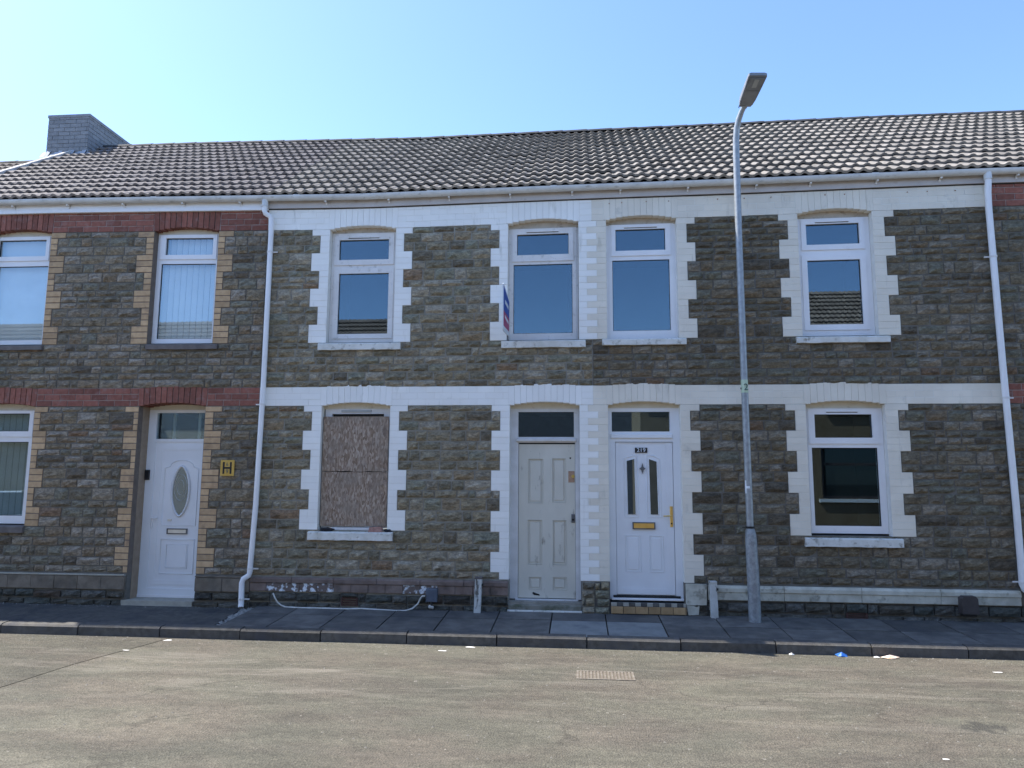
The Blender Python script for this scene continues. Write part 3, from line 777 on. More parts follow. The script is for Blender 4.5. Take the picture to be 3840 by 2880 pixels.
def window(house, o, fr, top_pane, bot_pane, sash_top, frame='upvc', glass='glass', sash_bot=None, y=.10, vent=None, head='headboard',
           tiltt=(0, 0), tiltb=(0, 0), blinds=False, sill=None, sillmat='sill', label=None, rm=True):
    """all rectangles are (x0,x1,z0,z1)"""
    b = MB(True)
    def clip(h): return h
    ring_holes = [sash_top, sash_bot if sash_bot else bot_pane]
    b.holes(fr[0], fr[1], fr[2], fr[3], ring_holes, y, y+.065)
    win = b.build('window', G[frame], house, label=label)
    b = MB(True)
    e = .006
    b.holes(sash_top[0]-.012, sash_top[1]+.012, sash_top[2]-.012, sash_top[3]+.012, [top_pane], y-.014, y+.05)
    b.build('sash', G[frame], win)
    if sash_bot:
        b = MB(True); b.holes(sash_bot[0]-.012, sash_bot[1]+.012, sash_bot[2]-.012, sash_bot[3]+.012, [bot_pane], y-.012, y+.05); b.build('sash', G[frame], win)
    # dark gaskets round the glass
    for p in (top_pane, bot_pane):
        b = MB(True); b.holes(p[0]-.001, p[1]+.001, p[2]-.001, p[3]+.001, [(p[0]+.007, p[1]-.007, p[2]+.007, p[3]-.007)], y+.012, y+.03); b.build('gasket', G['black'], win)
    pane(win, *top_pane, y+.02, G[glass], tiltt); pane(win, *bot_pane, y+.02, G[glass], tiltb)
    if vent:
        x0, x1, z = vent
        MB(True).box(x0, x1, y-.024, y-.012, z-.004, z+.014, ch=.004).build('trickle_vent', G[frame], win)
        MB(True).box(x0+.006, x1-.006, y-.017, y-.012, z-.012, z-.003).build('vent_slot', G['dark'], win)
    # board filling the curved head
    if head:
        pts = [(o.x0, fr[3]-.004)]+[(o.x1, fr[3]-.004)]
        rise = .046 if o.zs < 3 else .056
        n = 8; up = []
        for k in range(n+1):
            t = 1-2*k/n; up.append(((o.x0+o.x1)/2+t*(o.x1-o.x0)/2, o.zs+rise*(1-t*t)+.03))
        MB(True).prism(pts+up, y+.005, y+.08).build('head_board', G[head], win)
    # timber or render strips closing the sides of the opening
    for a, c in ((o.x0, fr[0]+.002), (fr[1]-.002, o.x1)):
        if c-a > .006: MB(True).box(a, c, y+.006, y+.07, fr[2], fr[3]).build('frame_strip', G[frame], win)
    if sill:
        x0, x1, z0, z1, yf = sill
        b = MB(True); n = 14; r2 = random.Random(int(x0*100)); vs = []; fs = []
        for i in range(n+1):
            xx = x0+(x1-x0)*i/n; j = r2.uniform(-.003, .003)
            vs += [(xx, yf+j, z0+r2.uniform(-.003, .004)), (xx, yf+j, z1-.012+r2.uniform(-.003, .002)), (xx, yf+.012, z1), (xx, y+.05, z1+.012), (xx, y+.05, z0)]
        for i in range(n):
            a, c = i*5, (i+1)*5
            for k in range(4): fs.append((a+k, c+k, c+k+1, a+k+1))
            fs.append((a+4, c+4, c, a))
        fs.append((4, 3, 2, 1, 0)); fs.append(tuple(n*5+k for k in range(5)))
        b.add(vs, fs); b.build('sill', G[sillmat], win)
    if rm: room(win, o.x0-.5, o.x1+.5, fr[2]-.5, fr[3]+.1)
    if blinds:
        x = bot_pane[0]-.02
        while x < bot_pane[1]:
            for (za, zb) in ((bot_pane[2]-.03, top_pane[3]+.02),):
                vs = [(x, y+.10, za), (x+.073, y+.122, za), (x+.073, y+.122, zb), (x, y+.10, zb), (x, y+.102, za), (x+.073, y+.124, za), (x+.073, y+.124, zb), (x, y+.102, zb)]
                MB(True).add(vs, [(0, 1, 2, 3), (7, 6, 5, 4), (0, 4, 5, 1), (3, 2, 6, 7), (0, 3, 7, 4), (1, 5, 6, 2)]).build('blind_slat', G['slat'], win)
            x += .09 if o.zs > 3 else .096
    return win
def U(z): return z   # nominal heights of the upper storey (before settlement)

# ------------------------------------------------------------------ gutters and fascia
def gutter(house, x0, x1, fasc='fascia', joints=(), brackets=(), strip_=False):
    n = max(3, int((x1-x0)/.35)); vs = []; fs = []
    q = 9
    rr = .056
    for i in range(n+1):
        x = x0+(x1-x0)*i/n
        for k in range(q+1):
            t = math.pi*k/q
            vs.append((x, -.100-rr*math.cos(t)*-1 if False else -.100-rr*math.cos(t), 5.712-.066*math.sin(t)))
        for k in range(q+1):
            t = math.pi*(q-k)/q
            vs.append((x, -.100-(rr-.005)*math.cos(t), 5.712-.061*math.sin(t)))
    m = 2*(q+1)
    for i in range(n):
        for k in range(m):
            k2 = (k+1) % m
            fs.append((i*m+k, i*m+k2, (i+1)*m+k2, (i+1)*m+k))
    b = MB(True); b.add(vs, fs); g = b.build('gutter', G['gutter'], house); smooth_some(g, 60)
    for x in list(joints):
        vs = []; fs = []
        for xx in (x-.045, x+.045):
            for k in range(q+1):
                t = math.pi*k/q; vs.append((xx, -.100-(rr+.005)*math.cos(t), 5.716-.073*math.sin(t)))
        for k in range(q): fs.append((k, k+1, k+q+2, k+q+1))
        bb = MB(True); bb.add(vs, fs); bb.build('gutter_clip', G['gutter'], g)
    for x in brackets:
        bb = MB(True); bb.box(x-.012, x+.012, -.10, -.035, 5.625, 5.648); bb.box(x-.012, x+.012, -.045, -.032, 5.60, 5.648); bb.build('gutter_bracket', G['upvcold'], g)
    b = MB(True); nn = max(3, int((x1-x0)/.5))
    for i in range(nn):
        a, c = x0+(x1-x0)*i/nn, x0+(x1-x0)*(i+1)/nn
        z0 = 5.585 if strip_ else 5.562
        b.box(a, c, -.034, .012, z0, 5.735)
    b.build('fascia', G[fasc], house)
    if strip_:
        b = MB(True)
        for i in range(nn):
            a, c = x0+(x1-x0)*i/nn, x0+(x1-x0)*(i+1)/nn
            b.box(a, c, -.046, .012, 5.535, 5.582, ch=.004)
        b.build('soffit_strip', G['upvc'], house)
    else:
        b = MB(True)
        for i in range(nn):
            a, c = x0+(x1-x0)*i/nn, x0+(x1-x0)*(i+1)/nn
            b.box(a, c, -.014, .012, 5.549, 5.560)
        b.build('fascia_shade_strip', G['dark'], house)  # dark strip put in for the shadow line under the fascia

def pipe(house, pts, r, brk, name='downpipe'):
    P = []
    for i, p in enumerate(pts): P.append((p[0], p[1], wz(p[0], p[2])))
    o = MB().tube(P, r, 14).build(name, G['upvc'], house); smooth_some(o, 50)
    for (x, y, z, side) in brk:
        b = MB()
        b.tube([(x, y, z-.012), (x, y, z+.012)], r+.006, 14)
        b.box(x-(.10 if side < 0 else 0), x+(.10 if side > 0 else 0), y+.012, y+.03, z-.008, z+.008)
        b.build('pipe_bracket', G['upvcold'], o)
    return o
KL = dict(stone='stoneL', mortar='mortarB', band='red', bandj='redjoint', quoin='buff', quoinj='buffjoint', gap=.012)
KA = dict(stone='stoneA', mortar='mortar', band='white', bandj='joint', quoin='white', quoinj='joint', gap=.0042, jy=.0002)
KB = dict(stone='stoneB', mortar='mortarB', band='cream', bandj='joint', quoin='cream', quoinj='joint', gap=.0042, jy=.0002)

# ================================================================== HOUSE L (red and buff dressings)
HL = thing('terraced_house', 'stone terraced house with red brick bands, buff brick window edges and oval-glass white door', 'house', (-7.08, 0, 0), 'terraced houses along the street')
L1u = Op(-8.57, -7.62, 3.614, 5.25, (-8.70, -8.82), (-7.51, -7.39)); L2u = Op(-6.04, -5.08, 3.614, 5.25, (-6.157, -6.288), (-4.977, -4.85))
L1l = Op(-8.58, -7.635, 1.075, 2.735, (-8.70, -8.82), (-7.535, -7.428)); Ld = Op(-6.085, -5.12, .10, 2.735, (-6.157, -6.287), (-4.995, -4.872), dep=.26, door=True)
wL = house_wall(HL, -9.8, -4.352, [L1u, L2u, L1l, Ld], KL)
plinth_run(wL, -9.8, -6.10, .25, .425, 'plinthL', -.028, .33); plinth_run(wL, -5.11, -4.352, .25, .425, 'plinthL', -.028, .33)
plinth_run(wL, -9.8, -6.10, .43, .452, 'stepL', -.036, 1.2, 'plinth_coping'); plinth_run(wL, -5.11, -4.352, .43, .452, 'plinthL', -.036, .6, 'plinth_coping')
low_stones(wL, -9.8, -6.10, .02, .245, 'stoneD'); low_stones(wL, -5.11, -4.352, .02, .245, 'stoneD')
for a, c in ((-6.12, -6.09), ): pass
fr = (-6.03, -5.10, 3.64, 5.235)
window(HL, L2u, fr, (-5.912, -5.20, 4.93, 5.18), (-5.965, -5.148, 3.705, 4.80), (-5.985, -5.155, 4.875, 5.215), glass='glassL', blinds=True, head='headcream',
       sill=(-6.03, -4.99, 3.53, 3.60, -.05), sillmat='sillD', tiltb=(.0, 0))
window(HL, L1u, (-8.56, -7.64, 3.64, 5.235), (-8.50, -7.757, 4.935, 5.18), (-8.53, -7.704, 3.705, 4.79), (-8.54, -7.715, 4.88, 5.215), glass='glassL', blinds=True, head='headcream',
       sill=(-8.62, -7.585, 3.535, 3.60, -.05), sillmat='sillD')
window(HL, L1l, (-8.57, -7.665, 1.10, 2.69), (-8.50, -7.785, 2.395, 2.65), (-8.53, -7.775, 1.21, 2.245), (-8.54, -7.735, 2.33, 2.68), glass='glass', blinds=True, head='headcream',
       sill=(-8.62, -7.62, .985, 1.075, -.05), sillmat='sillD', y=.12)
# door of house L, set back .26
YD = .26; kx_ = 1.01017
def fx(x): return x*kx_
def fz(z): return (z-1.744)*kx_+1.744
def rect(b, y, x0, x1, z0, z1, ch, dep=.01): b.box(fx(x0), fx(x1), y-dep, y, fz(z0), fz(z1), ch=ch)
b = MB(); b.holes(-6.085, -5.12, .10, fz(2.70), [(fx(-5.90), fx(-5.18), fz(.25), fz(2.25)), (fx(-5.908), fx(-5.16), fz(2.29), fz(2.658))], YD, YD+.07)
dfL = b.build('door_frame', G['doorW'], HL)
n = 8; up = []
for k in range(n+1):
    t = 1-2*k/n; up.append((-5.6025+t*.4825, 2.735+.046*(1-t*t)+.03))
MB().prism([(-6.085, fz(2.70)), (-5.12, fz(2.70))]+up, YD+.004, YD+.07).build('head_board', G['headcream'], dfL)
b = MB().box(fx(-5.90), fx(-5.18), YD+.012, YD+.055, fz(.25), fz(2.25)); dL = b.build('door', G['doorW'], HL)
def mould(parent, pts, r, y, mat='doorW', name='moulding', closed=True):
    return smooth_some(MB().tube([(x, y, z) for x, z in pts], r, 6, closed=closed).build(name, G[mat], parent), 60)
def rectpts(x0, x1, z0, z1): return [(x0, z0), (x1, z0), (x1, z1), (x0, z1)]
pL = YD+.012
MB().holes(fx(-5.86), fx(-5.19), fz(.30), fz(2.20), [(fx(-5.80), fx(-5.23), fz(.36), fz(2.138))], pL-.006, pL+.002).build('edge_bead', G['doorW'], dL)
arch = [(-5.745, 1.095), (-5.255, 1.10)]
a2 = [(-5.255, 1.88), (-5.31, 1.90)]+[(-5.50+.19*math.cos(t)*.9, 1.905+.09*math.sin(t)) for t in [math.pi*i/8 for i in range(9)]]+[(-5.70, 1.90), (-5.745, 1.88)]
mould(dL, [(fx(x), fz(z)) for x, z in arch+a2], .008, pL)
mould(dL, [(fx(x), fz(z)) for x, z in rectpts(-5.735, -5.255, .45, .908)], .010, pL); mould(dL, [(fx(x), fz(z)) for x, z in rectpts(-5.65, -5.345, .52, .84)], .009, pL)
MB().box(fx(-5.64), fx(-5.355), pL-.008, pL, fz(.53), fz(.83), ch=.006).build('door_panel', G['doorW'], dL)
ves = []
for i in range(24):
    t = 2*math.pi*i/24; zz = math.cos(t); xx = math.sin(t)*(abs(math.sin(t))**.25)
    ves.append((fx(-5.495+.128*xx), fz(1.568+.345*zz)))
mould(dL, ves, .018, pL-.004, name='oval_moulding')
MB().prism([(fx(-5.495)+(x-fx(-5.495))*.93, z) for x, z in reversed(ves)], pL-.006, pL-.001).build('pane', G['lead_glass'], dL, label='pointed oval obscured glass with a leaf pattern')
for s in (-1, 1):
    for rr in (.05, .09):
        mould(dL, [(fx(-5.495+s*rr*math.sin(t)), fz(1.62+.2*rr/.09*math.cos(t)*.9)) for t in [math.pi*i/8 for i in range(9)]], .0035, pL-.007, 'silver', 'glass_leading', False)
lb = MB().box(fx(-5.645), fx(-5.372), pL-.014, pL, fz(.99), fz(1.048), ch=.006).build('letterbox', G['silver'], dL)
MB().holes(fx(-5.655), fx(-5.362), fz(.982), fz(1.057), [(fx(-5.64), fx(-5.377), fz(.995), fz(1.043))], pL-.018, pL).build('rim', G['steel'], lb)
hd = MB().tube([(fx(-5.88), pL-.045, fz(1.20)), (fx(-5.79), pL-.045, fz(1.196))], .009, 8).build('handle', G['doorW'], dL)
MB().box(fx(-5.895), fx(-5.872), pL-.012, pL, fz(1.06), fz(1.23), ch=.004).build('handle_plate', G['upvc'], hd)
MB().box(fx(-5.66), fx(-5.60), pL-.007, pL, fz(1.155), fz(1.185), ch=.003).build('badge', G['silver'], dL)
pane(dfL, fx(-5.908), fx(-5.16), fz(2.29), fz(2.658), YD+.03, G['glass'])
box_at('threshold', G['upvc'], dfL, -6.085, -5.12, YD-.01, YD+.05, .10, fz(.165))
room(dfL, -6.3, -4.9, .1, 2.75, .36)
for k, xx in enumerate((-5.80, -5.42)): box_at('hall_post', G['slat'], dfL, fx(xx), fx(xx)+.035, .5, .53, fz(2.2), fz(2.7))
box_at('door_step', G['stepL'], HL, -6.13, -5.13, -.03, .25, .03, .115)
box_at('reveal_lining', G['reveal'], HL, -6.0846, -6.081, .10, YD+.03, .1, 2.74); 
box_at('step_front', G['stoneD'], HL, -6.12, -5.13, -.006, .0, .04, .112)
gutter(HL, -9.8, -4.352, 'upvc', joints=(-6.0,), brackets=(-9.1, -8.2, -7.35, -6.5, -5.6, -4.75), strip_=True)
# chimney between the two left houses
rfL = roof(HL, -9.78, -4.352, 'tileL', skip=lambda x, y: x < -9.4 and y > 3.0 or False)
cx0, cx1, cy0, cy1, cz1 = -10.3, -9.45, 3.05, 4.5, 8.775
ch_ = MB().box(cx0+.008, cx1-.008, cy0+.008, cy1-.008, 6.8, cz1-.02).build('chimney', G['chimj'], rfL)
nc = 15; ch0 = 7.55; hh = (cz1-ch0)/nc
fr_b = MB(); 
for r in range(nc):
    z = ch0+hh*r
    p = cx0-(.115 if r % 2 else 0)
    while p < cx1-.01:
        a, c = max(p, cx0), min(p+.23, cx1)
        if c-a > .03: fr_b.box(a+.004, c-.004, cy0-.002+rnd.uniform(-.003, .003), cy0+.1, z+.004, z+hh-.004)
        p += .23
    p = cy0-(0 if r % 2 else .115)
    while p < cy1-.01:
        a, c = max(p, cy0), min(p+.23, cy1)
        if c-a > .03: fr_b.box(cx1-.1, cx1+.002+rnd.uniform(-.003, .003), a+.004, c-.004, z+.004, z+hh-.004)
        p += .23
fr_b.build('chimney_brickwork', G['chim'], rfL, kind='stuff')
MB().box(cx0-.012, cx1+.012, cy0-.012, cy1+.012, cz1-.035, cz1+.02).build('chimney_capping', G['chim'], rfL)
b = MB()
for i in range(12):
    a = cx0-.05+i*(cx1-cx0+.13)/12; c = a+(cx1-cx0+.13)/12
    zt = 7.99+.03*math.sin(i*2.1)
    b.add([(a, cy0-.10, 7.89), (c, cy0-.10, 7.89), (c, cy0-.008, zt+.04), (a, cy0-.008, zt+.04)], [(0, 1, 2, 3)])
b.build('flashing', G['lead'], rfL)
b = MB()
for i in range(4):
    a = cy0+i*.14; zt = 7.93+i*.14*.69
    b.box(cx1+.001, cx1+.012, a, a+.16, zt-.05, zt+.13)
b.build('flashing', G['lead'], rfL)
b = MB(True)
for i in range(14):
    y0_, y1_ = EY+(RY-EY)*i/14, EY+(RY-EY)*(i+1)/14
    if y0_ > 2.9: continue
    z0_, z1_ = EZ+(RZ-EZ)*i/14, EZ+(RZ-EZ)*(i+1)/14; j = rnd.uniform(0, .02)
    b.add([(-9.84, y0_, z0_-.10), (-9.76+j, y0_, z0_-.02), (-9.76+j, y0_, z0_+.115), (-9.84, y0_, z0_+.115),
           (-9.84, y1_, z1_-.10), (-9.76+j, y1_, z1_-.02), (-9.76+j, y1_, z1_+.11), (-9.84, y1_, z1_+.11)],
          [(3, 2, 1, 0), (4, 5, 6, 7), (0, 1, 5, 4), (1, 2, 6, 5), (2, 3, 7, 6), (3, 0, 4, 7)])
b.build('verge_mortar', G['verge'], rfL)

# ================================================================== HOUSE A (white dressings, boarded window)
HA = thing('terraced_house', 'neglected stone terraced house with white painted brick trim and a boarded-up ground floor window', 'house', (-2.07, 0, 0), 'terraced houses along the street')
A1u = Op(-3.445, -2.50, 3.614, 5.25, (-3.58, -3.70), (-2.385, -2.265)); A2u = Op(-.932, .024, 3.614, 5.25, (-1.05, -1.17), None)
A1l = Op(-3.465, -2.515, 1.075, 2.735, (-3.598, -3.715), (-2.39, -2.275)); Ad = Op(-.893, .04, .20, 2.735, (-1.02, -1.135), None, dep=.13, door=True)
XM = .21
wA = house_wall(HA, -4.35, XM, [A1u, A2u, A1l, Ad], KA, pier=(.03, XM, 'A'))
plinth_run(wA, -4.35, -.90, .385, .452, 'plinthA', -.035, .62, 'plinth_coping', top=.02)
plinth_run(wA, -4.35, -.90, .27, .378, ['plinthA', 'peel', 'peel', 'peel', 'peel', 'plinthA', 'plinthA', 'plinthA', 'plinthA', 'peel', 'peel', 'plinthA', 'plinthA', 'plinthA', 'plinthA', 'plinthA'], -.022, .235)
low_stones(wA, -4.35, -3.11, .02, .265, 'stoneD'); low_stones(wA, -2.87, -.90, .02, .265, 'stoneD'); low_stones(wA, -3.11, -2.87, .21, .265, 'stoneD', rows=1)
low_stones(wA, .045, XM, .06, .47, 'stoneA', rows=4, L0=.1, L1=.2)
ab = MB().holes(-3.10, -2.875, .105, .208, [(-3.10+.02+.0, -2.895, .118+.03*k, .132+.03*k) for k in range(3)], -.02, .015).build('air_brick', G['airb'], wA)
box_at('air_brick_void', G['black'], wA, -3.09, -2.88, .011, .016, .11, .2)
window(HA, A1u, (-3.44, -2.515, 3.635, 5.225), (-3.335, -2.62, 4.83, 5.125), (-3.325, -2.612, 3.755, 4.63), (-3.39, -2.56, 4.765, 5.20), sash_bot=(-3.385, -2.555, 3.70, 4.695),
       frame='upvcold', vent=(-3.212, -2.756, 5.155), sill=(-3.54, -2.39, 3.505, 3.60, -.055))
window(HA, A2u, (-.915, .0, 3.635, 5.205), (-.815, -.105, 4.825, 5.12), (-.862, -.055, 3.724, 4.692), (-.87, -.05, 4.745, 5.185),
       frame='upvcold', vent=(-.687, -.237, 5.15), sill=(-1.01, .118, 3.505, 3.60, -.055), tiltt=(.0, 0))
# boarded window: old frame behind, two chipboard sheets in front
fw = MB().holes(-3.445, -2.53, 1.10, 2.70, [(-3.35, -2.626, 1.18, 2.632)], .10, .16).build('window', G['frameA'], HA, label='old white frame behind chipboard sheets')
box_at('trickle_vent', G['lampled'], fw, -3.22, -2.80, .085, .10, 2.655, 2.685, ch=.004)
up = [(-2.99+(1-2*k/8)*.475, 2.735+.046*(1-(1-2*k/8)**2)+.03) for k in range(9)]
MB().prism([(-3.465, 2.70), (-2.515, 2.70)]+up, .105, .17).build('head_board', G['headcream'], fw)
box_at('glazing_void', G['black'], fw, -3.40, -2.58, .15, .155, 1.12, 2.64)
b = MB(); r2 = random.Random(3)
def board(z0, z1, j0, j1):
    n = 14; lo = [(-3.452+.905*i/n, z0+(r2.uniform(-.006, .008) if j0 else 0)) for i in range(n+1)]
    hi = [(-3.452+.905*i/n, z1+(r2.uniform(-.006, .006) if j1 else 0)) for i in range(n, -1, -1)]
    return lo+hi
MB().prism(board(1.125, 1.842, 1, 1), .062, .08).build('chipboard_sheet', G['osb'], fw)
MB().prism(board(1.85, 2.592, 1, 0), .056, .076).build('chipboard_sheet', G['osb'], fw)
b = MB()
x0, x1 = -3.575, -2.43; n = 16; vs = []; fs = []
for i in range(n+1):
    xx = x0+(x1-x0)*i/n
    vs += [(xx, -.06+r2.uniform(-.004, .004), .945+r2.uniform(-.003, .004)), (xx, -.06, 1.04+r2.uniform(-.006, .002)), (xx, -.045, 1.052), (xx, .12, 1.07), (xx, .12, .945)]
for i in range(n):
    a, c = i*5, (i+1)*5
    for k in range(4): fs.append((a+k, c+k, c+k+1, a+k+1))
    fs.append((a+4, c+4, c, a))
fs.append((4, 3, 2, 1, 0)); fs.append(tuple(n*5+k for k in range(5)))
b.add(vs, fs); b.build('sill', G['sill'], fw)
box_at('sill_strip', G['frameA'], fw, -3.28, -2.70, .02, .10, 1.068, 1.105, ch=.004)
# door A
YA = .13
dfA = MB().holes(-.893, .038, .215, 2.70, [(-.787, -.030, .21, 2.245), (-.79, -.045, 2.32, 2.657)], YA, YA+.08).build('door_frame', G['frameA'], HA)
MB().box(-.815, -.018, YA-.03, YA+.01, 2.258, 2.30, ch=.008).build('transom_moulding', G['frameA'], dfA)
up = [(-.4275+(1-2*k/8)*.4655, 2.735+.046*(1-(1-2*k/8)**2)+.03) for k in range(9)]
MB().prism([(-.893, 2.70), (.038, 2.70)]+up, YA-.002, YA+.07).build('head_board', G['headcream'], dfA)
pane(dfA, -.79, -.045, 2.32, 2.657, YA+.04, G['glassD'])
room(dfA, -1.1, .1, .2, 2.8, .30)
hl = [(-.658, -.457, 1.443, 2.028), (-.339, -.155, 1.455, 2.035), (-.660, -.470, .650, 1.225), (-.333, -.148, .648, 1.224), (-.644, -.474, .329, .493), (-.332, -.146, .327, .496)]
yA = YA+.025
dA = MB().holes(-.783, -.033, .225, 2.225, hl, yA, yA+.04).build('door', G['doorA'], HA, label='dirty cream six-panel timber door')
box_at('door_gap', G['black'], dfA, -.786, -.031, yA+.042, yA+.05, .22, 2.25)
for h in hl:
    MB().box(h[0], h[1], yA+.014, yA+.03, h[2], h[3]).build('door_panel', G['doorA'], dA)
    MB().box(h[0]+.026, h[1]-.026, yA+.006, yA+.016, h[2]+.026, h[3]-.026, ch=.008).build('raised_field', G['doorA'], dA)
    mould(dA, rectpts(h[0]+.004, h[1]-.004, h[2]+.004, h[3]-.004), .006, yA+.002, 'doorA')
lk = MB().box(-.122, -.042, yA-.008, yA, 1.722, 1.868, ch=.003).build('lock_patch', G['rust'], dA)
MB().tube([(-.06, yA-.02, 1.80), (-.06, yA, 1.80)], .022, 12).build('lock_cylinder', G['brasslock'], lk)
MB().box(-.085, -.038, yA-.02, yA, 1.195, 1.305, ch=.004).build('lock_case', G['steel'], dA)
MB().tube([(-.062, yA-.035, 1.235), (-.062, yA-.018, 1.235)], .015, 10).build('door_knob', G['black'], dA)
MB().box(-.105, -.085, yA-.004, yA, 2.03, 2.05).build('spyhole', G['black'], dA)
b = MB().prism([(-.60, .285), (-.575, .262), (-.50, .255), (-.505, .272), (-.55, .285), (-.585, .30)], yA-.003, yA+.001).build('chewed_hole', G['black'], dA)
box_at('threshold', G['frameA'], dfA, -.82, -.0, YA-.02, YA+.05, .175, .215, ch=.004)
box_at('door_step', G['stepstone'], HA, -.90, .042, -.03, .13, .075, .165, ch=.012)
box_at('door_step_edge', G['sill'], HA, -.905, .045, -.045, -.02, .075, .10, ch=.005)
gutter(HA, -4.352, XM, joints=(-3.9, -2.0, -.3), brackets=(-3.5, -2.6, -1.75, -.9, -.05))
roof(HA, -4.352, XM, 'tile')

# ================================================================== HOUSE B (cream dressings)
HB = thing('terraced_house', 'dark stone terraced house with cream painted brick trim and white door numbered 219', 'house', (2.77, 0, 0), 'terraced houses along the street')
B1u = Op(.395, 1.345, 3.614, 5.25, None, (1.478, 1.588)); B2u = Op(2.932, 3.885, 3.614, 5.25, (2.803, 2.683), (4.035, 4.16))
Bd = Op(.407, 1.338, .20, 2.735, None, (1.463, 1.585), dep=.12, door=True); B2l = Op(2.925, 3.905, 1.075, 2.735, (2.79, 2.67), (4.06, 4.187))
wB = house_wall(HB, XM, 5.335, [B1u, B2u, Bd, B2l], KB, pier=(XM, .405, 'B'))
plinth_run(wB, 1.62, 5.335, .375, .45, 'creamD', -.06, .93, 'plinth_coping', top=.03); plinth_run(wB, 1.62, 5.335, .272, .372, 'creamD', -.045, .93)
low_stones(wB, 1.35, 3.29, .0, .265, 'stoneD'); low_stones(wB, 3.545, 5.335, .0, .265, 'stoneD'); low_stones(wB, 3.29, 3.545, .15, .265, 'stoneD', rows=1)
low_stones(wB, XM, .40, .06, .47, 'stoneA', rows=4, L0=.1, L1=.2)
MB().holes(3.29, 3.545, .055, .145, [(3.31, 3.525, .066+.027*k, .078+.027*k) for k in range(3)], -.02, .015).build('air_brick', G['airb'], wB)
box_at('air_brick_void', G['black'], wB, 3.30, 3.54, .011, .016, .06, .14)
MB().prism([(1.352, .20), (1.60, .21), (1.605, .458), (1.352, .462)], -.055, .02).build('plinth_block', G['creamD'], wB)
MB().prism([(1.37, .08), (1.50, .09), (1.51, .195), (1.355, .195)], -.05, .02).build('plinth_block', G['creamD'], wB)
window(HB, B1u, (.445, 1.315, 3.63, 5.215), (.535, 1.205, 4.845, 5.145), (.488, 1.255, 3.742, 4.715), (.490, 1.265, 4.785, 5.20), vent=(.65, 1.10, 5.17),
       sill=(.335, 1.435, 3.525, 3.605, -.055), head='headboard')
window(HB, B2u, (2.96, 3.895-.02, 3.635, 5.21), (3.062, 3.747, 4.85, 5.13), (3.06, 3.74, 3.782, 4.64), (3.01, 3.80, 4.79, 5.19), sash_bot=(3.0, 3.80, 3.72, 4.70), vent=(3.18, 3.62, 5.155),
       sill=(2.84, 4.005, 3.52, 3.60, -.055), tiltb=(-.2, 0))
window(HB, B2l, (2.965, 3.90, 1.10, 2.69), (3.055, 3.77, 2.31, 2.612), (3.008, 3.82, 1.194, 2.182), (2.99, 3.835, 2.245, 2.67), vent=(3.2, 3.6, 2.645), head='headcream',
       sill=(2.835, 4.008, .945, 1.05, -.06), rm=True)
# door B
YB = .10
dfB = MB().holes(.407, 1.338, .235, 2.70, [(.495, 1.245, .29, 2.255), (.455, 1.213, 2.39, 2.653)], YB, YB+.08).build('door_frame', G['doorW'], HB)
MB().box(.44, 1.24, YB-.022, YB+.005, 2.30, 2.36, ch=.008).build('transom_moulding', G['doorW'], dfB)
up = [(.8725+(1-2*k/8)*.4655, 2.735+.046*(1-(1-2*k/8)**2)+.03) for k in range(9)]
MB().prism([(.407, 2.70), (1.338, 2.70)]+up, YB-.003, YB+.07).build('head_board', G['headcream'], dfB)
pane(dfB, .455, 1.213, 2.39, 2.653, YB+.04, G['glass'])
room(dfB, .3, 1.45, .2, 2.8, .30)
yB = YB+.02
dB = MB().box(.498, 1.242, yB, yB+.045, .295, 2.25).build('door', G['doorW'], HB)
MB().holes(.503, 1.237, .30, 2.246, [(.545, 1.155, .375, 2.235)], yB-.008, yB+.001).build('edge_bead', G['doorW'], dB)
for s, (xa, xb) in ((0, (.648, .757)), (1, (.932, 1.042))):
    if s == 0: P_ = [(xa, 1.312), (xb, 1.312), (xb-.008, 2.032), (xa-.008, 2.005)]; Q_ = [(xa-.035, 1.275), (xb+.03, 1.275), (xb+.022, 2.075), (xb-.03, 2.075), (xa-.04, 2.04)]
    else: P_ = [(xa+.008, 1.312), (xb+.006, 1.312), (xb-.004, 1.995), (xa-.002, 2.032)]; Q_ = [(xa-.03, 1.275), (xb+.04, 1.275), (xb+.03, 2.03), (xb-.05, 2.075), (xa-.03, 2.075)]
    MB().prism(P_, yB-.004, yB+.001).build('pane', G['lead_glass'] if False else G['glassopaque'] if 'glassopaque' in G else glass_mat("dark_door_glass", .2, dark=(.02, .022, .022)), dB)
    mould(dB, P_, .006, yB-.004); mould(dB, Q_, .007, yB)
for xa, xb in ((.618, .805), (.925, 1.095)):
    mould(dB, rectpts(xa, xb, .585, 1.04), .008, yB); MB().box(xa+.025, xb-.025, yB-.007, yB, .61, 1.015, ch=.005).build('door_panel', G['doorW'], dB)
npl = MB().box(.755, .915, yB-.012, yB-.002, 2.112, 2.178).build('number_plate', G['black'], dB)
def text(s, size, x, y, z, mat, parent, rotz=0, name='lettering', ext=.0015, align='CENTER', sx=1):
    cu = bpy.data.curves.new(name, 'FONT'); cu.body = s; cu.size = size; cu.extrude = ext; cu.align_x = align; cu.align_y = 'CENTER'
    cu.materials.append(mat)
    t_ = bpy.data.objects.new("t", cu); col.objects.link(t_); bpy.context.view_layer.update()
    me = bpy.data.meshes.new_from_object(t_.evaluated_get(bpy.context.evaluated_depsgraph_get())); bpy.data.objects.remove(t_)
    me.materials.clear(); me.materials.append(mat)
    o = place(name, me, (x, y, z), parent); o.rotation_euler = (math.pi/2, 0, rotz); o.scale = (sx, 1, 1); return o
text("219", .075, .835, yB-.0135, 2.144, G['wpaint'], npl, sx=1.05)
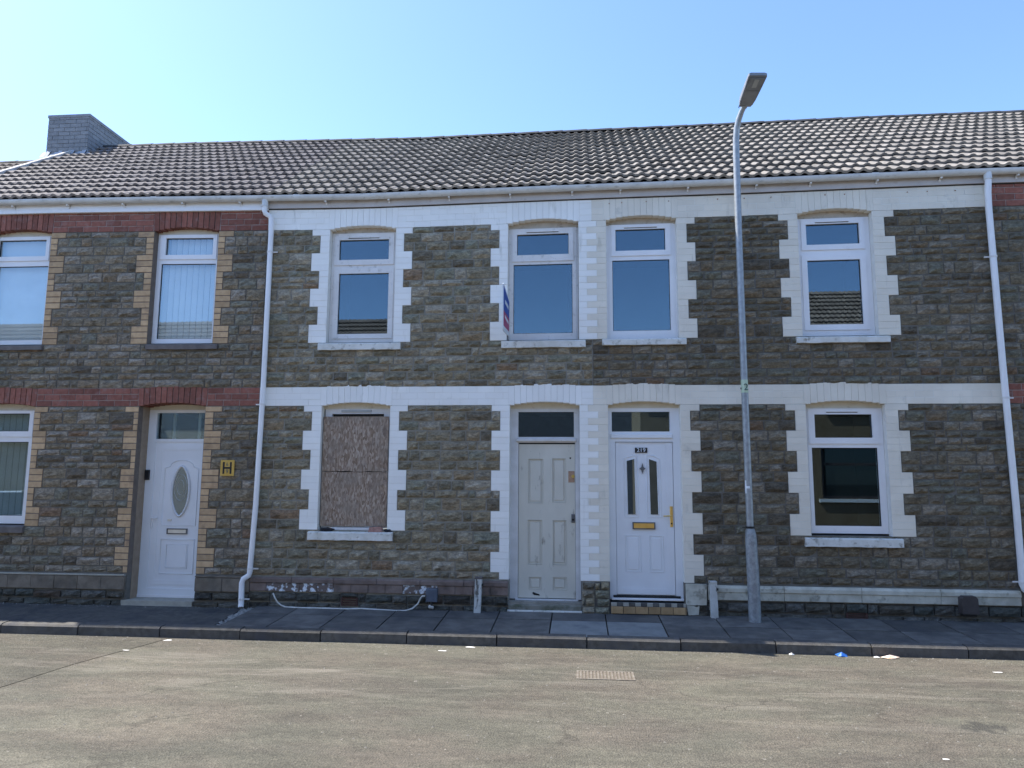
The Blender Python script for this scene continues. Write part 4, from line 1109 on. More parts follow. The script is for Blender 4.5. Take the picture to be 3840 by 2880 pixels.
MB().prism([(.848, 1.835), (.862, 1.885), (.888, 1.905), (.862, 1.925), (.848, 1.978), (.834, 1.925), (.808, 1.905), (.834, 1.885)], yB-.018, yB).build('door_knocker', G['steel'], dB)
lb = MB().box(.72, .988, yB-.016, yB, 1.133, 1.203, ch=.005).build('letterbox', G['brass'], dB)
MB().holes(.708, 1.0, 1.123, 1.213, [(.722, .986, 1.136, 1.2)], yB-.02, yB).build('rim', G['steel'], lb)
hp = MB().box(1.19, 1.228, yB-.018, yB-.007, 1.155, 1.42, ch=.005).build('handle_plate', G['brass'], dB)
MB().tube([(1.208, yB-.01, 1.30), (1.208, yB-.055, 1.30), (1.20, yB-.06, 1.30), (1.10, yB-.06, 1.296)], .009, 8).build('handle', G['brass'], hp)
MB().tube([(1.208, yB-.024, 1.20), (1.208, yB-.012, 1.20)], .010, 10).build('keyhole', G['black'], hp)
box_at('threshold', G['upvc'], dfB, .43, 1.335, YB-.06, YB+.01, .235, .262, ch=.004); box_at('threshold_gap', G['dark'], dfB, .45, 1.30, YB-.02, YB+.02, .262, .29)
stp = box_at('door_step', G['mortarD'], HB, .412, 1.355, -.045, .10, .03, .212)
i = 0; p = .414
while p < 1.345:
    q = min(p+.155, 1.352); MB().box(p, q-.006, -.062, -.043, .085, .172, ch=.004).build('step_tile', G['tilestep'], stp); p = q
p = .414
while p < 1.345:
    q = min(p+.075, 1.352); MB().box(p, q-.004, -.058, -.030, .176, .218, ch=.003).build('edge_tile', G['stepL' if int(p*13.4) % 2 else 'kerb'], stp); p = q
gutter(HB, XM, 5.335, joints=(1.25, 3.9), brackets=(.6, 1.5, 2.4, 3.1, 3.95, 4.75))
for x in (.45, .62, .95, 1.25, 1.9, 2.25, 2.6, 3.3, 3.55, 4.35, 4.6, 4.95): MB(True).tube([(x, -.012, 5.49+rnd.uniform(-.01, .012)), (x, -.002, 5.49)], .008, 6).build('nail_head', G['rust'], wB)
roof(HB, XM, 5.335, 'tile')

# ================================================================== HOUSE R (sliver at the right edge)
HR = thing('terraced_house', 'stone house with red brick bands at the right edge, beyond the tall downpipe', 'house', (7.6, 0, 0), 'terraced houses along the street')
R1u = Op(7.3, 8.25, 3.614, 5.25, (7.18, 7.06), (8.37, 8.49)); R1l = Op(7.3, 8.25, 1.075, 2.735, (7.18, 7.06), (8.37, 8.49))
wR = house_wall(HR, 5.337, 9.9, [R1u, R1l], dict(KL, stone='stoneB', band='red', quoin='red', quoinj='redjoint'))
plinth_run(wR, 5.337, 9.9, .27, .45, 'plinthL', -.028, .6); low_stones(wR, 5.337, 9.9, .0, .265, 'stoneD')
window(HR, R1u, (7.32, 8.23, 3.64, 5.21), (7.42, 8.13, 4.83, 5.12), (7.4, 8.15, 3.75, 4.66), (7.37, 8.18, 4.77, 5.18), sill=(7.2, 8.35, 3.51, 3.6, -.055), rm=True)
window(HR, R1l, (7.32, 8.23, 1.10, 2.69), (7.42, 8.13, 2.31, 2.612), (7.4, 8.15, 1.194, 2.182), (7.37, 8.18, 2.245, 2.67), sill=(7.2, 8.35, .95, 1.05, -.055), rm=True)
gutter(HR, 5.335, 9.9, joints=(), brackets=(5.7, 6.5, 7.4, 8.3, 9.2))
roof(HR, 5.335, 9.9, 'tile')

# house beyond the left chimney
HF = thing('terraced_house', 'far left neighbouring house, only its lower brown tiled roof shows behind the chimney', 'house', (-12.2, 0, 0), 'terraced houses along the street')
MB().box(-14.6, -9.802, .0, 7.2, -.1, 5.4).build('wall', G['stoneL'], HF)
roof(HF, -14.6, -9.86, 'tileO', dz=-.27, joined=True)

# downpipes (each belongs to the house it drains)
pipe(HL, [(-4.372, -.10, 5.665), (-4.372, -.10, 5.50), (-4.36, -.095, 5.465), (-4.30, -.07, 5.43), (-4.285, -.065, 5.39), (-4.277, -.065, 5.2), (-4.278, -.065, 3.0), (-4.30, -.065, 1.4), (-4.335, -.065, .52),
          (-4.345, -.067, .475), (-4.41, -.085, .43), (-4.425, -.09, .38), (-4.42, -.09, .12), (-4.412, -.11, .07)], .036,
     [(-4.278, -.065, 4.9, 1), (-4.277, -.065, 2.75, -1), (-4.33, -.065, .56, 1), (-4.42, -.09, .17, 1)])
MB(True).tube([(-4.372, -.10, 5.655), (-4.372, -.10, 5.56)], .044, 14).build('gutter_outlet', G['gutter'], HL)
pipe(HB, [(5.318, -.10, 5.66), (5.318, -.10, 5.55), (5.312, -.085, 5.4), (5.312, -.075, 5.2), (5.325, -.075, 3.2), (5.345, -.075, 1.46), (5.345, -.075, .53), (5.36, -.08, .48), (5.42, -.10, .42), (5.44, -.105, .36), (5.44, -.11, .07)], .040,
     [(5.318, -.075, 4.62, -1), (5.33, -.075, 2.8, 1), (5.345, -.075, .56, -1)])
MB(True).tube([(5.318, -.10, 5.67), (5.318, -.10, 5.58)], .048, 14).build('gutter_outlet', G['gutter'], HB)

# ================================================================== street lamp
lp = thing('street_lamp', 'tall galvanised street lamp with curved neck and flat LED head, standing on the pavement', 'street lamp', (2.125, -.30, .03))
YL = -.30
o = MB().tube([(2.125, YL, -.02), (2.124, YL, .46), (2.112, YL, 1.02), (2.110, YL, 1.10), (2.108, YL, 1.15), (2.107, YL, 1.185)], [.074, .074, .069, .065, .056, .044], 24).build('base_tube', G['galv'], lp); smooth_some(o, 50)
sh = [(2.107, YL, 1.17), (2.10, YL, 3.0), (2.097, YL, 4.8), (2.099, YL, 5.6), (2.101, YL, 6.0), (2.103, YL-.010, 6.2), (2.113, YL-.032, 6.35), (2.134, YL-.07, 6.455), (2.162, YL-.12, 6.535), (2.192, YL-.175, 6.59)]
o = MB().tube(sh, [.043, .043, .043, .043, .042, .041, .04, .038, .034, .032], 20).build('shaft', G['galvl'], lp); smooth_some(o, 60)
MB().tube([(2.107, YL, 1.175), (2.107, YL, 1.20)], .055, 16).build('tape_band', G['black'], lp)
MB().tube([(2.04, YL-.02, 1.188), (2.00, YL-.05, 1.192)], .006, 6).build('tape_tail', G['black'], lp)
# head
hu = Vector((.045, -.55, .115)).normalized(); hr = Vector((1, .08, 0)).normalized(); hn = hr.cross(hu).normalized()
if hn.z < 0: hn = -hn
h0 = Vector((2.197, YL-.165, 6.60))
def hp_(u, v, w_): return h0+hu*u+hr*v+hn*w_
secs = [(0, .075, -.028, .02), (.05, .088, -.032, .035), (.12, .098, -.034, .045), (.34, .107, -.032, .042), (.53, .115, -.026, .03), (.555, .108, -.02, .022)]
vs = []; fs = []
for (u, hw, lo, hi) in secs:
    for (a, c) in ((-hw, lo+.008), (-hw*.93, lo), (hw*.93, lo), (hw, lo+.008), (hw, hi-.012), (hw*.8, hi), (-hw*.8, hi), (-hw, hi-.012)): vs.append(hp_(u, a, c))
for i in range(len(secs)-1):
    for k in range(8): fs.append((i*8+k, i*8+(k+1) % 8, (i+1)*8+(k+1) % 8, (i+1)*8+k))
fs.append(tuple(range(7, -1, -1))); fs.append(tuple((len(secs)-1)*8+k for k in range(8)))
head = MB().add(vs, fs).build('lamp_head', G['lampgrey'], lp)
def hplate(u0, u1, v, lo, t, mat, name):
    pts = [hp_(u0, -v, lo), hp_(u1, -v, lo), hp_(u1, v, lo), hp_(u0, v, lo)]
    pts += [p-hn*t for p in pts]
    MB().add(pts, [(0, 1, 2, 3), (7, 6, 5, 4), (0, 4, 5, 1), (1, 5, 6, 2), (2, 6, 7, 3), (3, 7, 4, 0)]).build(name, G[mat], head)
hplate(.32, .525, .085, -.031, .006, 'lampgrey', 'led_tray'); hplate(.36, .50, .028, -.036, .004, 'lampled', 'led_strip'); hplate(.045, .30, .082, -.034, .003, 'lampgrey', 'gear_cover')
MB().tube([hp_(-.03, 0, -.004), hp_(.05, 0, -.004)], .036, 14).build('spigot', G['lampgrey'], head)
MB().tube([hp_(.03, -.085, -.03), hp_(.0, -.085, -.045)], .006, 6).build('catch', G['steel'], head)
# sticker
def wrap(z0, z1, r, a0, a1, mat, name, x=2.10, n=10):
    vs = []; fs = []
    for i in range(n+1):
        t = a0+(a1-a0)*i/n
        for rr, z in ((r, z0), (r, z1)): vs.append((x+rr*math.sin(t), YL-rr*math.cos(t), z))
    for i in range(n): fs.append((2*i, 2*i+2, 2*i+3, 2*i+1))
    return MB().add(vs, fs).build(name, G[mat], lp)
wrap(2.85, 3.015, .0445, -1.5, 1.5, 'stick', 'sticker')
text("2", .12, 2.108, YL-.0485, 2.915, G['ink'], lp, ext=.002, name='sticker_print')
wrap(1.60, 1.76, .0445, -1.3, -.75, 'wpaint', 'paint_smear', 2.104); wrap(1.66, 1.69, .0445, -.8, .2, 'wpaint', 'paint_smear', 2.104)
MB().tube([(2.052, YL-.02, 2.905), (2.046, YL-.02, 2.905)], .012, 8).build('tag_hole', G['black'], lp)

# ================================================================== smaller things on the wall and pavement
hs = thing('hydrant_sign', 'small yellow plate with a black letter H on the wall between white door and downpipe', 'sign', (-4.735, -.03, 1.78))
MB().box(-4.835, -4.64, -.044, -.034, 1.78, 1.995, ch=.003).build('plate', G['hyd'], hs)
b = MB(); b.box(-4.80, -4.775, -.0465, -.0435, 1.808, 1.967); b.box(-4.70, -4.675, -.0465, -.0435, 1.808, 1.967); b.box(-4.7755, -4.6995, -.0468, -.0436, 1.875, 1.900); b.build('letter', G['black'], hs)
text("6", .065, -4.737, -.0455, 1.934, G['ink'], hs, name='number'); text("9", .075, -4.737, -.0455, 1.838, G['ink'], hs, name='number')
db_ = MB().box(fx(-6.02)-.0, fx(-5.955), YD-.03, YD+.002, fz(1.72), fz(1.86), ch=.008).build('doorbell', G['black'])
tag(db_, 'small black video doorbell fixed to the white frame beside the oval-glass door', 'doorbell')
sg = thing('agent_board', 'blue and red estate agent board projecting from the wall beside an upper window', 'sign', (-.93, 0, 3.9))
pts = [(-.04, 3.66), (-.56, 3.632), (-.585, 3.66), (-.60, 4.235), (-.57, 4.25), (-.04, 4.15)]
def sb(xo, pts, t, mat, name, par): 
    vs = [(-.915+y*.045+xo, y, z) for y, z in pts]+[(-.915+y*.045+xo+t, y, z) for y, z in pts]; n = len(pts)
    fs = [tuple(range(n)), tuple(range(2*n-1, n-1, -1))]+[(i, i+n, (i+1) % n+n, (i+1) % n) for i in range(n)]
    fs = [tuple(reversed(f)) for f in fs]
    return MB().add(vs, fs).build(name, G[mat], par)
brd = sb(0, pts, .012, 'wpaint', 'board', sg)
sb(.0125, [(-.06, 3.895), (-.572, 3.905), (-.578, 4.215), (-.06, 4.125)], .002, 'signblue', 'blue_panel', brd)
sb(.0125, [(-.06, 3.72), (-.565, 3.70), (-.572, 3.90), (-.06, 3.89)], .0015, 'signred', 'red_panel', brd)
sb(.0145, [(-.14, 4.0), (-.46, 4.01), (-.46, 4.06), (-.14, 4.05)], .002, 'wpaint', 'white_line', brd); sb(.0145, [(-.14, 3.80), (-.46, 3.82), (-.46, 3.86), (-.14, 3.84)], .002, 'wpaint', 'white_line', brd)
MB().tube([(-.925, -.05, 3.60), (-.925, -.05, 3.70)], .012, 8).build('bracket', G['steel'], sg); MB().box(-.937, -.913, -.05, .05, 3.605, 3.625).build('bracket_arm', G['steel'], sg)

cb = thing('junction_box', 'blue-grey plastic junction box low on the wall at the end of the loose cable', 'junction box', (-1.885, -.05, .18))
MB().box(-1.957, -1.812, -.10, -.02, .182, .348, ch=.008).build('box_lid', G['boxg'], cb)
MB().tube([(-1.885, -.06, .185), (-1.885, -.075, .12)], .018, 10).build('conduit_stub', G['black'], cb)
b = MB()
for (x, z, r) in ((-1.90, .125, .022), (-1.868, .12, .02)): b.tube([(x, -.10, z-r), (x, -.10, z-r*.5), (x, -.10, z+r*.5), (x, -.10, z+r)], [r*.4, r, r, r*.4], 10)
b.build('tap_fitting', G['silver'], cb)
cab = [(-3.99, .244), (-3.955, .19), (-3.92, .13), (-3.88, .09), (-3.82, .068), (-3.6, .066), (-3.3, .07), (-3.0, .064), (-2.8, .07), (-2.6, .062), (-2.35, .056), (-2.22, .06), (-2.13, .085), (-2.06, .145), (-2.03, .21), (-2.0, .246), (-1.965, .25)]
o = MB().tube([(x, -.095-.02*math.sin(i*1.3), z+.012) for i, (x, z) in enumerate(cab)], .010, 8).build('cable', G['cable']); smooth_some(o, 60)
tag(o, 'loose off-white cable drooping along the foot of the wall below the boarded window', 'cable')
def wpost(x, dx, label):
    t = thing('timber_post', label, 'post', (x, -.09, .04), 'white posts against the wall')
    b = MB(); n = 8; vs = []; fs = []
    for i in range(n+1):
        z = .035+(.47)*i/n; xx = x+dx*i/n; hw = .043+rnd.uniform(-.002, .002); 
        vs += [(xx-hw, -.145, z), (xx+hw, -.145, z), (xx+hw, -.065, z), (xx-hw, -.065, z)]
    for i in range(n):
        for k in range(4): fs.append((i*4+k, i*4+(k+1) % 4, i*4+4+(k+1) % 4, i*4+4+k))
    fs.append((3, 2, 1, 0)); fs.append((n*4, n*4+1, n*4+2, n*4+3))
    b.add(vs, fs).build('shaft', G['postw'], t)
    MB().box(x+dx-.046, x+dx+.046, -.15, -.06, .488, .512, ch=.004).build('cap', G['sillD'] if dx > .005 and x < 0 else G['postw'], t)
    MB().box(x+dx*.5+.035, x+dx*.5+.058, -.13, -.0, .40, .425).build('strap', G['dark'], t)
wpost(-1.285, .016, 'short flaking white post against the wall left of the cream panelled door')
wpost(1.68, -.008, 'short flaking white post against the wall right of the door numbered 219')
vh = thing('vent_cover', 'dark brown rounded metal cover over the cream plinth near the right downpipe', 'vent cover', (4.695, -.06, .18))
pr = [(4.60, .18), (4.79, .18), (4.785, .36), (4.76, .39), (4.63, .39), (4.602, .36)]
MB().prism(pr, -.15, -.03).build('hood', G['brownc'], vh); MB().prism([(x, z) for x, z in [(4.625, .15), (4.77, .15), (4.77, .182), (4.625, .182)]], -.12, -.03).build('collar', G['black'], vh)

# debris on the boarded window's sill
def rock(cx, cy, cz, sx, sy, sz, seed, mat, name, parent=None):
    r = random.Random(seed); vs = []; fs = []; n, m = 8, 5
    for j in range(m+1):
        ph = math.pi*j/m
        for i in range(n):
            th = 2*math.pi*i/n; k = r.uniform(.75, 1.1)
            vs.append((cx+sx*math.sin(ph)*math.cos(th)*k, cy+sy*math.sin(ph)*math.sin(th)*k, cz+sz*math.cos(ph)*k))
    for j in range(m):
        for i in range(n): fs.append((j*n+i, (j+1)*n+i, (j+1)*n+(i+1) % n, j*n+(i+1) % n))
    return MB().add(vs, fs).build(name, G[mat], parent)
tag(rock(-3.33, .01, 1.075, .13, .05, .035, 1, 'soil', 'residue_heap'), 'heap of black burnt residue on the left end of the boarded window sill', 'residue')
tag(rock(-2.50, .01, 1.07, .07, .04, .028, 5, 'soil', 'residue_heap'), 'small black residue at the right end of the boarded window sill', 'residue')
o = MB().add([(-2.76, -.035, 1.055), (-2.58, -.04, 1.055), (-2.57, .05, 1.06), (-2.75, .05, 1.06), (-2.745, -.03, 1.115), (-2.60, -.03, 1.128), (-2.59, .045, 1.12), (-2.70, .045, 1.12)],
             [(3, 2, 1, 0), (4, 5, 6, 7), (0, 1, 5, 4), (1, 2, 6, 5), (2, 3, 7, 6), (3, 0, 4, 7)]).build('broken_brick', G['brickfrag'])
tag(o, 'broken piece of red brick lying on the boarded window sill', 'brick')

# gully cover in the road
dc = thing('drain_cover', 'worn rectangular slotted drain cover flush in the road before the two doors', 'drain cover', (.25, -2.44, GZ))
def rot_sheet(b, x0, x1, y0, y1, z0, z1): b.box(x0, x1, y0, y1, z0, z1)
zc = GZ
b = MB(); b.box(-.02, .52, -2.59, -2.568, zc-.02, zc+.006); b.box(-.02, .52, -2.312, -2.29, zc-.02, zc+.006); b.box(-.02, .0, -2.568, -2.312, zc-.02, zc+.006); b.box(.5, .52, -2.568, -2.312, zc-.02, zc+.006)
G['iron'] = M("dusty_iron", (.13, .105, .085), (.18, .155, .125), .8, 30, spots=((.2, .18, .15), 20, .5, .6))
b.build('rim', G['iron'], dc)
G['silt'] = M('dry_silt', (.10, .085, .065), (.15, .13, .1), .95, 30)
box_at('sump', G['silt'], dc, .0, .5, -2.568, -2.312, zc+.0005, zc+.002)
for i in range(15):
    x = .012+i*.0325; box_at('bar', G['iron'], dc, x, x+.017, -2.568, -2.312, zc+.002, zc+.0062)
# litter
def scrap(name, label, cat, x, y, z, s, mat, seed, hgt=.4, group=None):
    r = random.Random(seed); vs = []; n = 7
    for i in range(n):
        t = 2*math.pi*i/n; k = r.uniform(.6, 1.2); vs.append((x+s*1.5*k*math.cos(t), y+s*.7*k*math.sin(t), z+.002+r.random()*s*hgt*.4))
    vs.append((x+r.uniform(-s, s)*.4, y, z+s*hgt)); vs.append((x, y, z))
    fs = [(i, (i+1) % n, n) for i in range(n)]+[((i+1) % n, i, n+1) for i in range(n)]
    return tag(MB().add(vs, fs).build(name, G[mat]), label, cat, group)
scrap('blue_wrapper', 'crumpled blue wrapper in the gutter against the kerb', 'wrapper', 2.757, -1.385, GZ, .05, 'bluew', 1, .9)
scrap('orange_wrapper', 'orange and white wrapper in the gutter against the kerb', 'wrapper', 3.22, -1.42, GZ, .06, 'orw', 2, .6)
scrap('paper_scrap', 'white scrap at the left end of the orange wrapper by the kerb', 'paper', 3.10, -1.40, GZ, .03, 'ltw', 3, .5)
scrap('paper_ball', 'small white paper ball at the kerb foot right of the lamp post', 'paper', 2.25, -1.39, GZ, .022, 'ltw', 4, 1.2)
scrap('paper_scrap', 'white paper scrap by the kerb where the road seam meets it', 'paper', -4.62, -1.47, GZ, .035, 'ltw', 5, .2)
scrap('paper_scrap', 'white paper scrap on the road along the pale seam', 'paper', -4.78, -2.0, GZ+.005, .028, 'ltw', 6, .2)
scrap('paper_scrap', 'pale flattened scrap on the road at the bottom right', 'paper', 2.414, -4.307, GZ, .022, 'ltw', 7, .2)
scrap('paper_scrap', 'pale scrap on the road near the right edge', 'paper', 4.043, -1.902, GZ, .035, 'ltw', 8, .2)
scrap('paper_scrap', 'pale scrap on the road below the left white post', 'paper', -1.45, -1.62, GZ, .035, 'ltw', 9, .15)
scrap('paper_scrap', 'long pale scrap lying against the kerb below the left white post', 'paper', -1.18, -1.42, GZ, .04, 'ltw', 10, .15)
scrap('dry_leaf', 'small pale leaf on the paving left of the cream panelled door', 'leaf', -1.10, -.93, pav(-.93), .028, 'ltw', 11, .25)
b = MB(); r2 = random.Random(11)
for i in range(700):
    near = r2.random() < .45
    x = r2.uniform(-7.5, 5.5); y = r2.uniform(-1.55, -1.37) if near else r2.uniform(-5.2, -1.5); s = r2.uniform(.004, .011)
    z = GZ+(.004 if x < -5 else 0)
    b.add([(x-s, y-s*.6, z), (x+s, y-s, z), (x+s*.7, y+s, z), (x-s*.8, y+s*.7, z), (x, y, z+s*.8)], [(0, 1, 4), (1, 2, 4), (2, 3, 4), (3, 0, 4)])
struct(b.build('gravel', G['seam']))['kind'] = 'stuff'
b = MB()
for i in range(420):
    x = r2.uniform(-8.5, 6); y = -.02-abs(r2.gauss(0, .05)); s = r2.uniform(.003, .012); z = pav(y)
    b.add([(x-s, y-s*.6, z-.004), (x+s, y-s, z-.004), (x+s*.7, y+s, z-.004), (x-s*.8, y+s*.7, z-.004), (x, y, z+s*.8)], [(0, 1, 4), (1, 2, 4), (2, 3, 4), (3, 0, 4)])
b.build('wall_foot_grit', G['mstrip'])['kind'] = 'stuff'
# weeds
def weeds(cx, cy, n, sp, h, seed, label):
    r = random.Random(seed); b = MB()
    for i in range(n):
        x, y = cx+r.gauss(0, sp*1.6), cy+r.gauss(0, sp*.5); a = r.uniform(0, 6.28); l = h*r.uniform(.4, 1.2); w_ = .004+.004*r.random(); z = pav(y)-.003
        dx, dy = math.cos(a)*l*.7, math.sin(a)*l*.7
        b.add([(x-w_, y, z), (x+w_, y, z), (x+dx*.6+w_, y+dy*.6, z+l*.7), (x+dx, y+dy, z+l*.75), (x+dx*.6-w_, y+dy*.6, z+l*.7)], [(0, 1, 2, 4), (4, 2, 3)])
    o = b.build('weeds', G['weed']); o['kind'] = 'stuff'; o['label'] = label
weeds(-4.47, -1.14, 220, .07, .035, 1, 'low green weeds at the edge of the asphalt footway')
weeds(-5.15, -1.2, 80, .10, .012, 2, 'moss by the kerb')
weeds(2.7, -.06, 50, .5, .03, 3, 'weeds at the wall foot'); weeds(-1.6, -.04, 60, .6, .03, 4, 'weeds at the wall foot')
# sprayed survey marks
def stroke(pts, w_, mat, name='spray_mark'):
    b = MB()
    for (a, c) in zip(pts, pts[1:]):
        d = Vector((c[0]-a[0], c[1]-a[1], 0)).normalized(); n_ = Vector((-d.y, d.x, 0))*w_
        q = [(a[0]+n_.x, a[1]+n_.y), (a[0]-n_.x, a[1]-n_.y), (c[0]-n_.x, c[1]-n_.y), (c[0]+n_.x, c[1]+n_.y)]
        b.add([(x, y, pav(y)+.006) for x, y in q], [(0, 1, 2, 3)])
    o = b.build(name, G[mat], pavement); return o
stroke([(.78, -1.13), (.88, -.98), (.97, -1.12), (.80, -1.05), (.98, -1.04), (.85, -1.15), (.99, -1.14)], .018, 'yel')
stroke([(.20, -1.0), (.20, -1.14)], .010, 'org'); stroke([(.13, -1.08), (.20, -1.15), (.28, -1.08)], .010, 'org')
stroke([(-5.5, -1.19), (-5.3, -1.10), (-5.1, -1.18), (-5.25, -1.2), (-5.0, -1.12)], .012, 'yel')

# ================================================================== the opposite side of the street (seen in the window glass)
def opp_house(x0, x1, ridge, label, wallm='brownr', wins=(), low=()):
    t = thing('terraced_house', label, 'house', ((x0+x1)/2, -10.2, 0), 'houses on the opposite side')
    ez = ridge-2.45; yf, yb = -10.2, -17.2
    hs_ = [(w0, w1, z0, z1) for (w0, w1, z0, z1) in wins]
    b = MB(); b.holes(x0, x1, -.2, ez, hs_, yf-.3, yf); wl = b.build('wall', G[wallm], t)
    b = MB(); b.box(x0, x0+.25, yb, yf-.3, -.2, ez); b.box(x1-.25, x1, yb, yf-.3, -.2, ez); b.box(x0, x1, yb-.25, yb, -.2, ez)
    ym = (yf+yb)/2
    for xx in (x0, x1-.25):
        b.add([(xx, yf-.02, ez), (xx, ym, ridge-.1), (xx, yb, ez), (xx+.25, yf-.02, ez), (xx+.25, ym, ridge-.1), (xx+.25, yb, ez)], [(0, 1, 2), (5, 4, 3), (0, 3, 4, 1), (1, 4, 5, 2)])
    b.build('side_wall', G[wallm], t)
    for (w0, w1, z0, z1) in hs_:
        wd = MB().holes(w0, w1, z0, z1, [(w0+.07, w1-.07, z0+.07, z1-.5), (w0+.07, w1-.07, z1-.43, z1-.06)], yf-.14, yf-.08).build('window', G['brownc' if wallm == 'brownr' else 'upvc'], t)
        MB().box(w0+.06, w1-.06, yf-.12, yf-.11, z0+.06, z1-.05).build('pane', glass_dark, wd)
        MB().box(w0-.1, w1+.1, yf-.1, yf+.06, z0-.09, z0-.003).build('sill', G['wpaint'], wd)
    # roof: the street-side slope carries its tile courses, the back slope is plain
    b = MB(); rows = 13; ey, ry = yf+.2, ym
    ph = math.atan2(ridge-ez, ey-ry); cph, sph = math.cos(ph), math.sin(ph); gg = math.hypot(ridge-ez, ey-ry)/rows
    n_ = int(round((x1-x0)/.3)); tw_ = (x1-x0)/n_; tm = TILE['tileO']
    for r_ in range(rows):
        for i_ in range(n_):
            xx = x0+tw_*(i_+.5); yy = ey-gg*r_*cph; zz = ez+gg*r_*sph
            b.add([(xx-v.co.x*tw_/.3, yy-v.co.y*cph+v.co.z*sph, zz+v.co.y*sph+v.co.z*cph) for v in tm.vertices], [tuple(p.vertices) for p in tm.polygons])
    b.build('roof_tile', G['tileO'], t, kind='stuff')
    b = MB(); b.add([(x0, ym, ridge-.02), (x1, ym, ridge-.02), (x1, ey-.05, ez-.01), (x0, ey-.05, ez-.01)], [(3, 2, 1, 0)])
    b.add([(x0, ym, ridge), (x1, ym, ridge), (x1, yb-.3, ez), (x0, yb-.3, ez)], [(0, 1, 2, 3)])
    b.build('roof', G['tileO'], t)
    MB().tube([(x0, ey+.05, ez-.0), (x1, ey+.05, ez-.0)], .055, 8).build('gutter', G['black'], t)
    return t
glass_dark = glass_mat("dark_street_glass", .02, dark=(.02, .025, .025))
opp_house(5.4, 10.4, 7.85, 'brown rendered house opposite with white window sills', 'brownr', wins=[(6.42, 8.5, 1.31, 2.68), (6.7, 8.4, 3.6, 5.0)])
opp_house(10.45, 15.5, 7.85, 'second brown rendered house opposite, further right', 'brownr', wins=[(11.5, 13, 1.2, 2.5), (11.6, 13, 3.6, 5.0)])
opp_house(-9.0, -3.9, 7.05, 'low beige house opposite at the side street corner', 'render', wins=[(-8.2, -7.2, 1.1, 2.4), (-5.8, -4.8, 1.1, 2.4), (-8.2, -7.2, 3.2, 4.3)])
opp_house(-14.2, -9.05, 7.05, 'beige rendered house opposite, second from the corner', 'render', wins=[(-13.2, -12.2, 1.1, 2.4), (-11, -10, 1.1, 2.4), (-13.2, -12.2, 3.2, 4.3)])
opp_house(-19.4, -14.25, 7.05, 'brown house opposite, third from the corner', 'brownr', wins=[(-18.2, -17.2, 1.1, 2.4), (-16, -15, 1.1, 2.4), (-18, -17, 3.2, 4.3)])
opp_house(-25, -19.45, 7.05, 'beige house opposite at the far left', 'render', wins=[(-23.2, -22.2, 1.1, 2.4), (-21, -20, 1.1, 2.4)])
gr = thing('garage', 'flat roofed beige rendered garage opposite beside the side street', 'garage', (3.5, -11.5, 0))
G['dull_render'] = M("dull_beige_render", (.24, .2, .14), (.29, .245, .18), .9, 3)
MB().box(1.72, 5.35, -13.5, -10.3, -.1, 3.95).build('wall', G['dull_render'], gr); MB().box(1.66, 5.38, -13.6, -10.2, 3.95, 4.05).build('roof', G['felt'], gr)
# unseen dark building, added so the fanlights over the doors reflect dark
eb = thing('added_end_building', 'unseen dark building added at the side street end for the fanlights to reflect', 'building', (0, -36, 0))
G['slate'] = M("added_dark_slate", (.10, .108, .115), (.14, .148, .155), .8, 3)
MB().box(-12, 6.5, -44, -36, -.3, 8.2).build('wall', G['slate'], eb)
MB().add([(-12.3, -35.7, 8.1), (6.7, -35.7, 8.1), (6.7, -44.3, 8.1), (-12.3, -44.3, 8.1), (-12.3, -40, 9.8), (6.7, -40, 9.8)], [(0, 1, 5, 4), (2, 3, 4, 5), (3, 0, 4), (1, 2, 5), (3, 2, 1, 0)]).build('roof', G['slate'], eb)
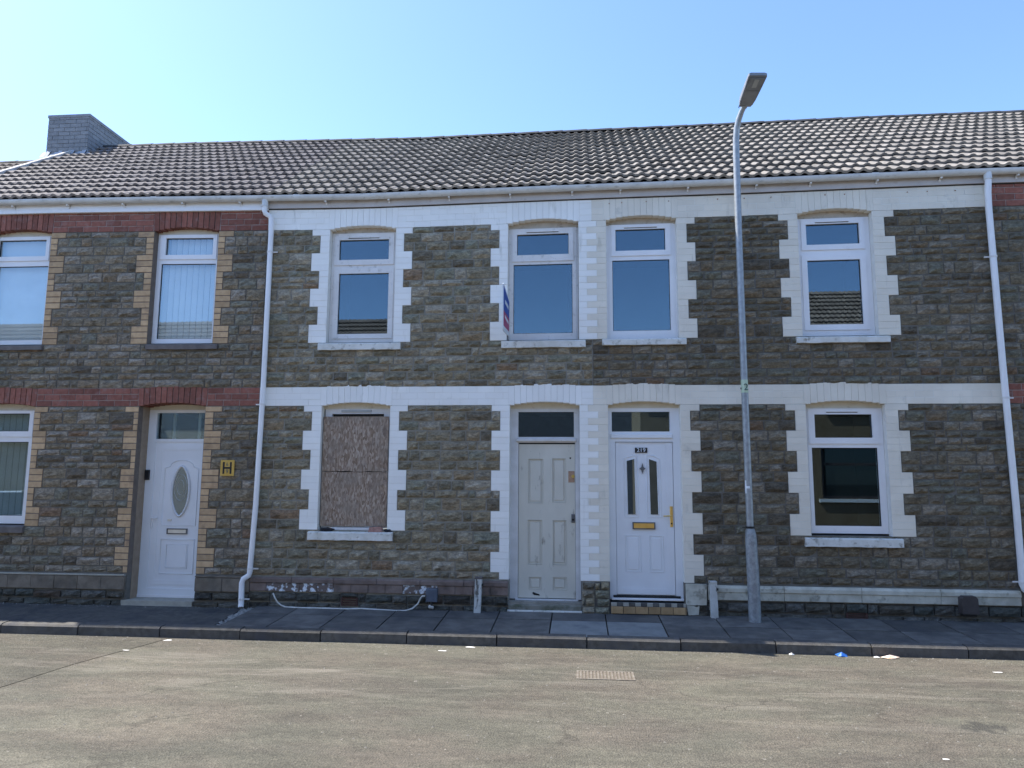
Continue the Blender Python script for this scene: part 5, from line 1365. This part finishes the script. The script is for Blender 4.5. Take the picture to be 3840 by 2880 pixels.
# parked car opposite, left of the camera: its bright roof and sill show in the lower left window
car = thing('parked_car', 'silver parked car across the road, seen only as a reflection in the lower left window', 'car', (-14.6, -7.6, GZ))
def lx(sec):
    vs = []; fs = []; n = len(sec[0][1])
    for x, prof in sec:
        for y, z in prof: vs.append((-14.6+x, -7.6+y, GZ+z))
    for i in range(len(sec)-1):
        for k in range(n): fs.append((i*n+k, i*n+(k+1) % n, (i+1)*n+(k+1) % n, (i+1)*n+k))
    fs.append(tuple(range(n-1, -1, -1))); fs.append(tuple((len(sec)-1)*n+k for k in range(n)))
    return MB().add(vs, fs)
def bp(h, hw, lo=.25): return [(-hw, lo), (-hw, h*.6), (-hw*.97, h*.9), (-hw*.8, h), (hw*.8, h), (hw*.97, h*.9), (hw, h*.6), (hw, lo)]
body = lx([(-2.1, bp(.62, .7, .35)), (-1.95, bp(.75, .82)), (-1.2, bp(.88, .86)), (-.6, bp(.93, .87)), (1.3, bp(.95, .87)), (1.9, bp(.9, .83)), (2.1, bp(.75, .74, .35))]).build('body', G['carp'], car); smooth_some(body, 50)
cabin = lx([(-1.1, [(-.72, .9), (-.72, .9), (.72, .9), (.72, .9)]), (-.35, [(-.74, .9), (-.58, 1.42), (.58, 1.42), (.74, .9)]), (1.0, [(-.74, .92), (-.58, 1.45), (.58, 1.45), (.74, .92)]), (1.85, [(-.7, .92), (-.66, .98), (.66, .98), (.7, .92)])]).build('windows', glass_dark, car)
MB().add([(-14.6+x, -7.6+y, GZ+z) for x, y, z in [(-.4, -.58, 1.425), (1.05, -.58, 1.455), (1.05, .58, 1.455), (-.4, .58, 1.425), (-.4, -.56, 1.47), (1.05, -.56, 1.49), (1.05, .56, 1.49), (-.4, .56, 1.47)]],
         [(4, 5, 6, 7), (0, 1, 5, 4), (1, 2, 6, 5), (2, 3, 7, 6), (3, 0, 4, 7)]).build('roof_panel', G['carp'], car)
for sx in (-1.3, 1.35):
    for sy in (-.8, .8):
        wv = MB().tube([(-14.6+sx, -7.6+sy-.1, GZ+.32), (-14.6+sx, -7.6+sy+.1, GZ+.32)], .32, 20).build('wheel', G['tyre'], car)
        MB().tube([(-14.6+sx, -7.6+sy+(.1 if sy > 0 else -.1), GZ+.32), (-14.6+sx, -7.6+sy+(.11 if sy > 0 else -.11), GZ+.32)], .2, 16).build('rim', G['carp'], wv)
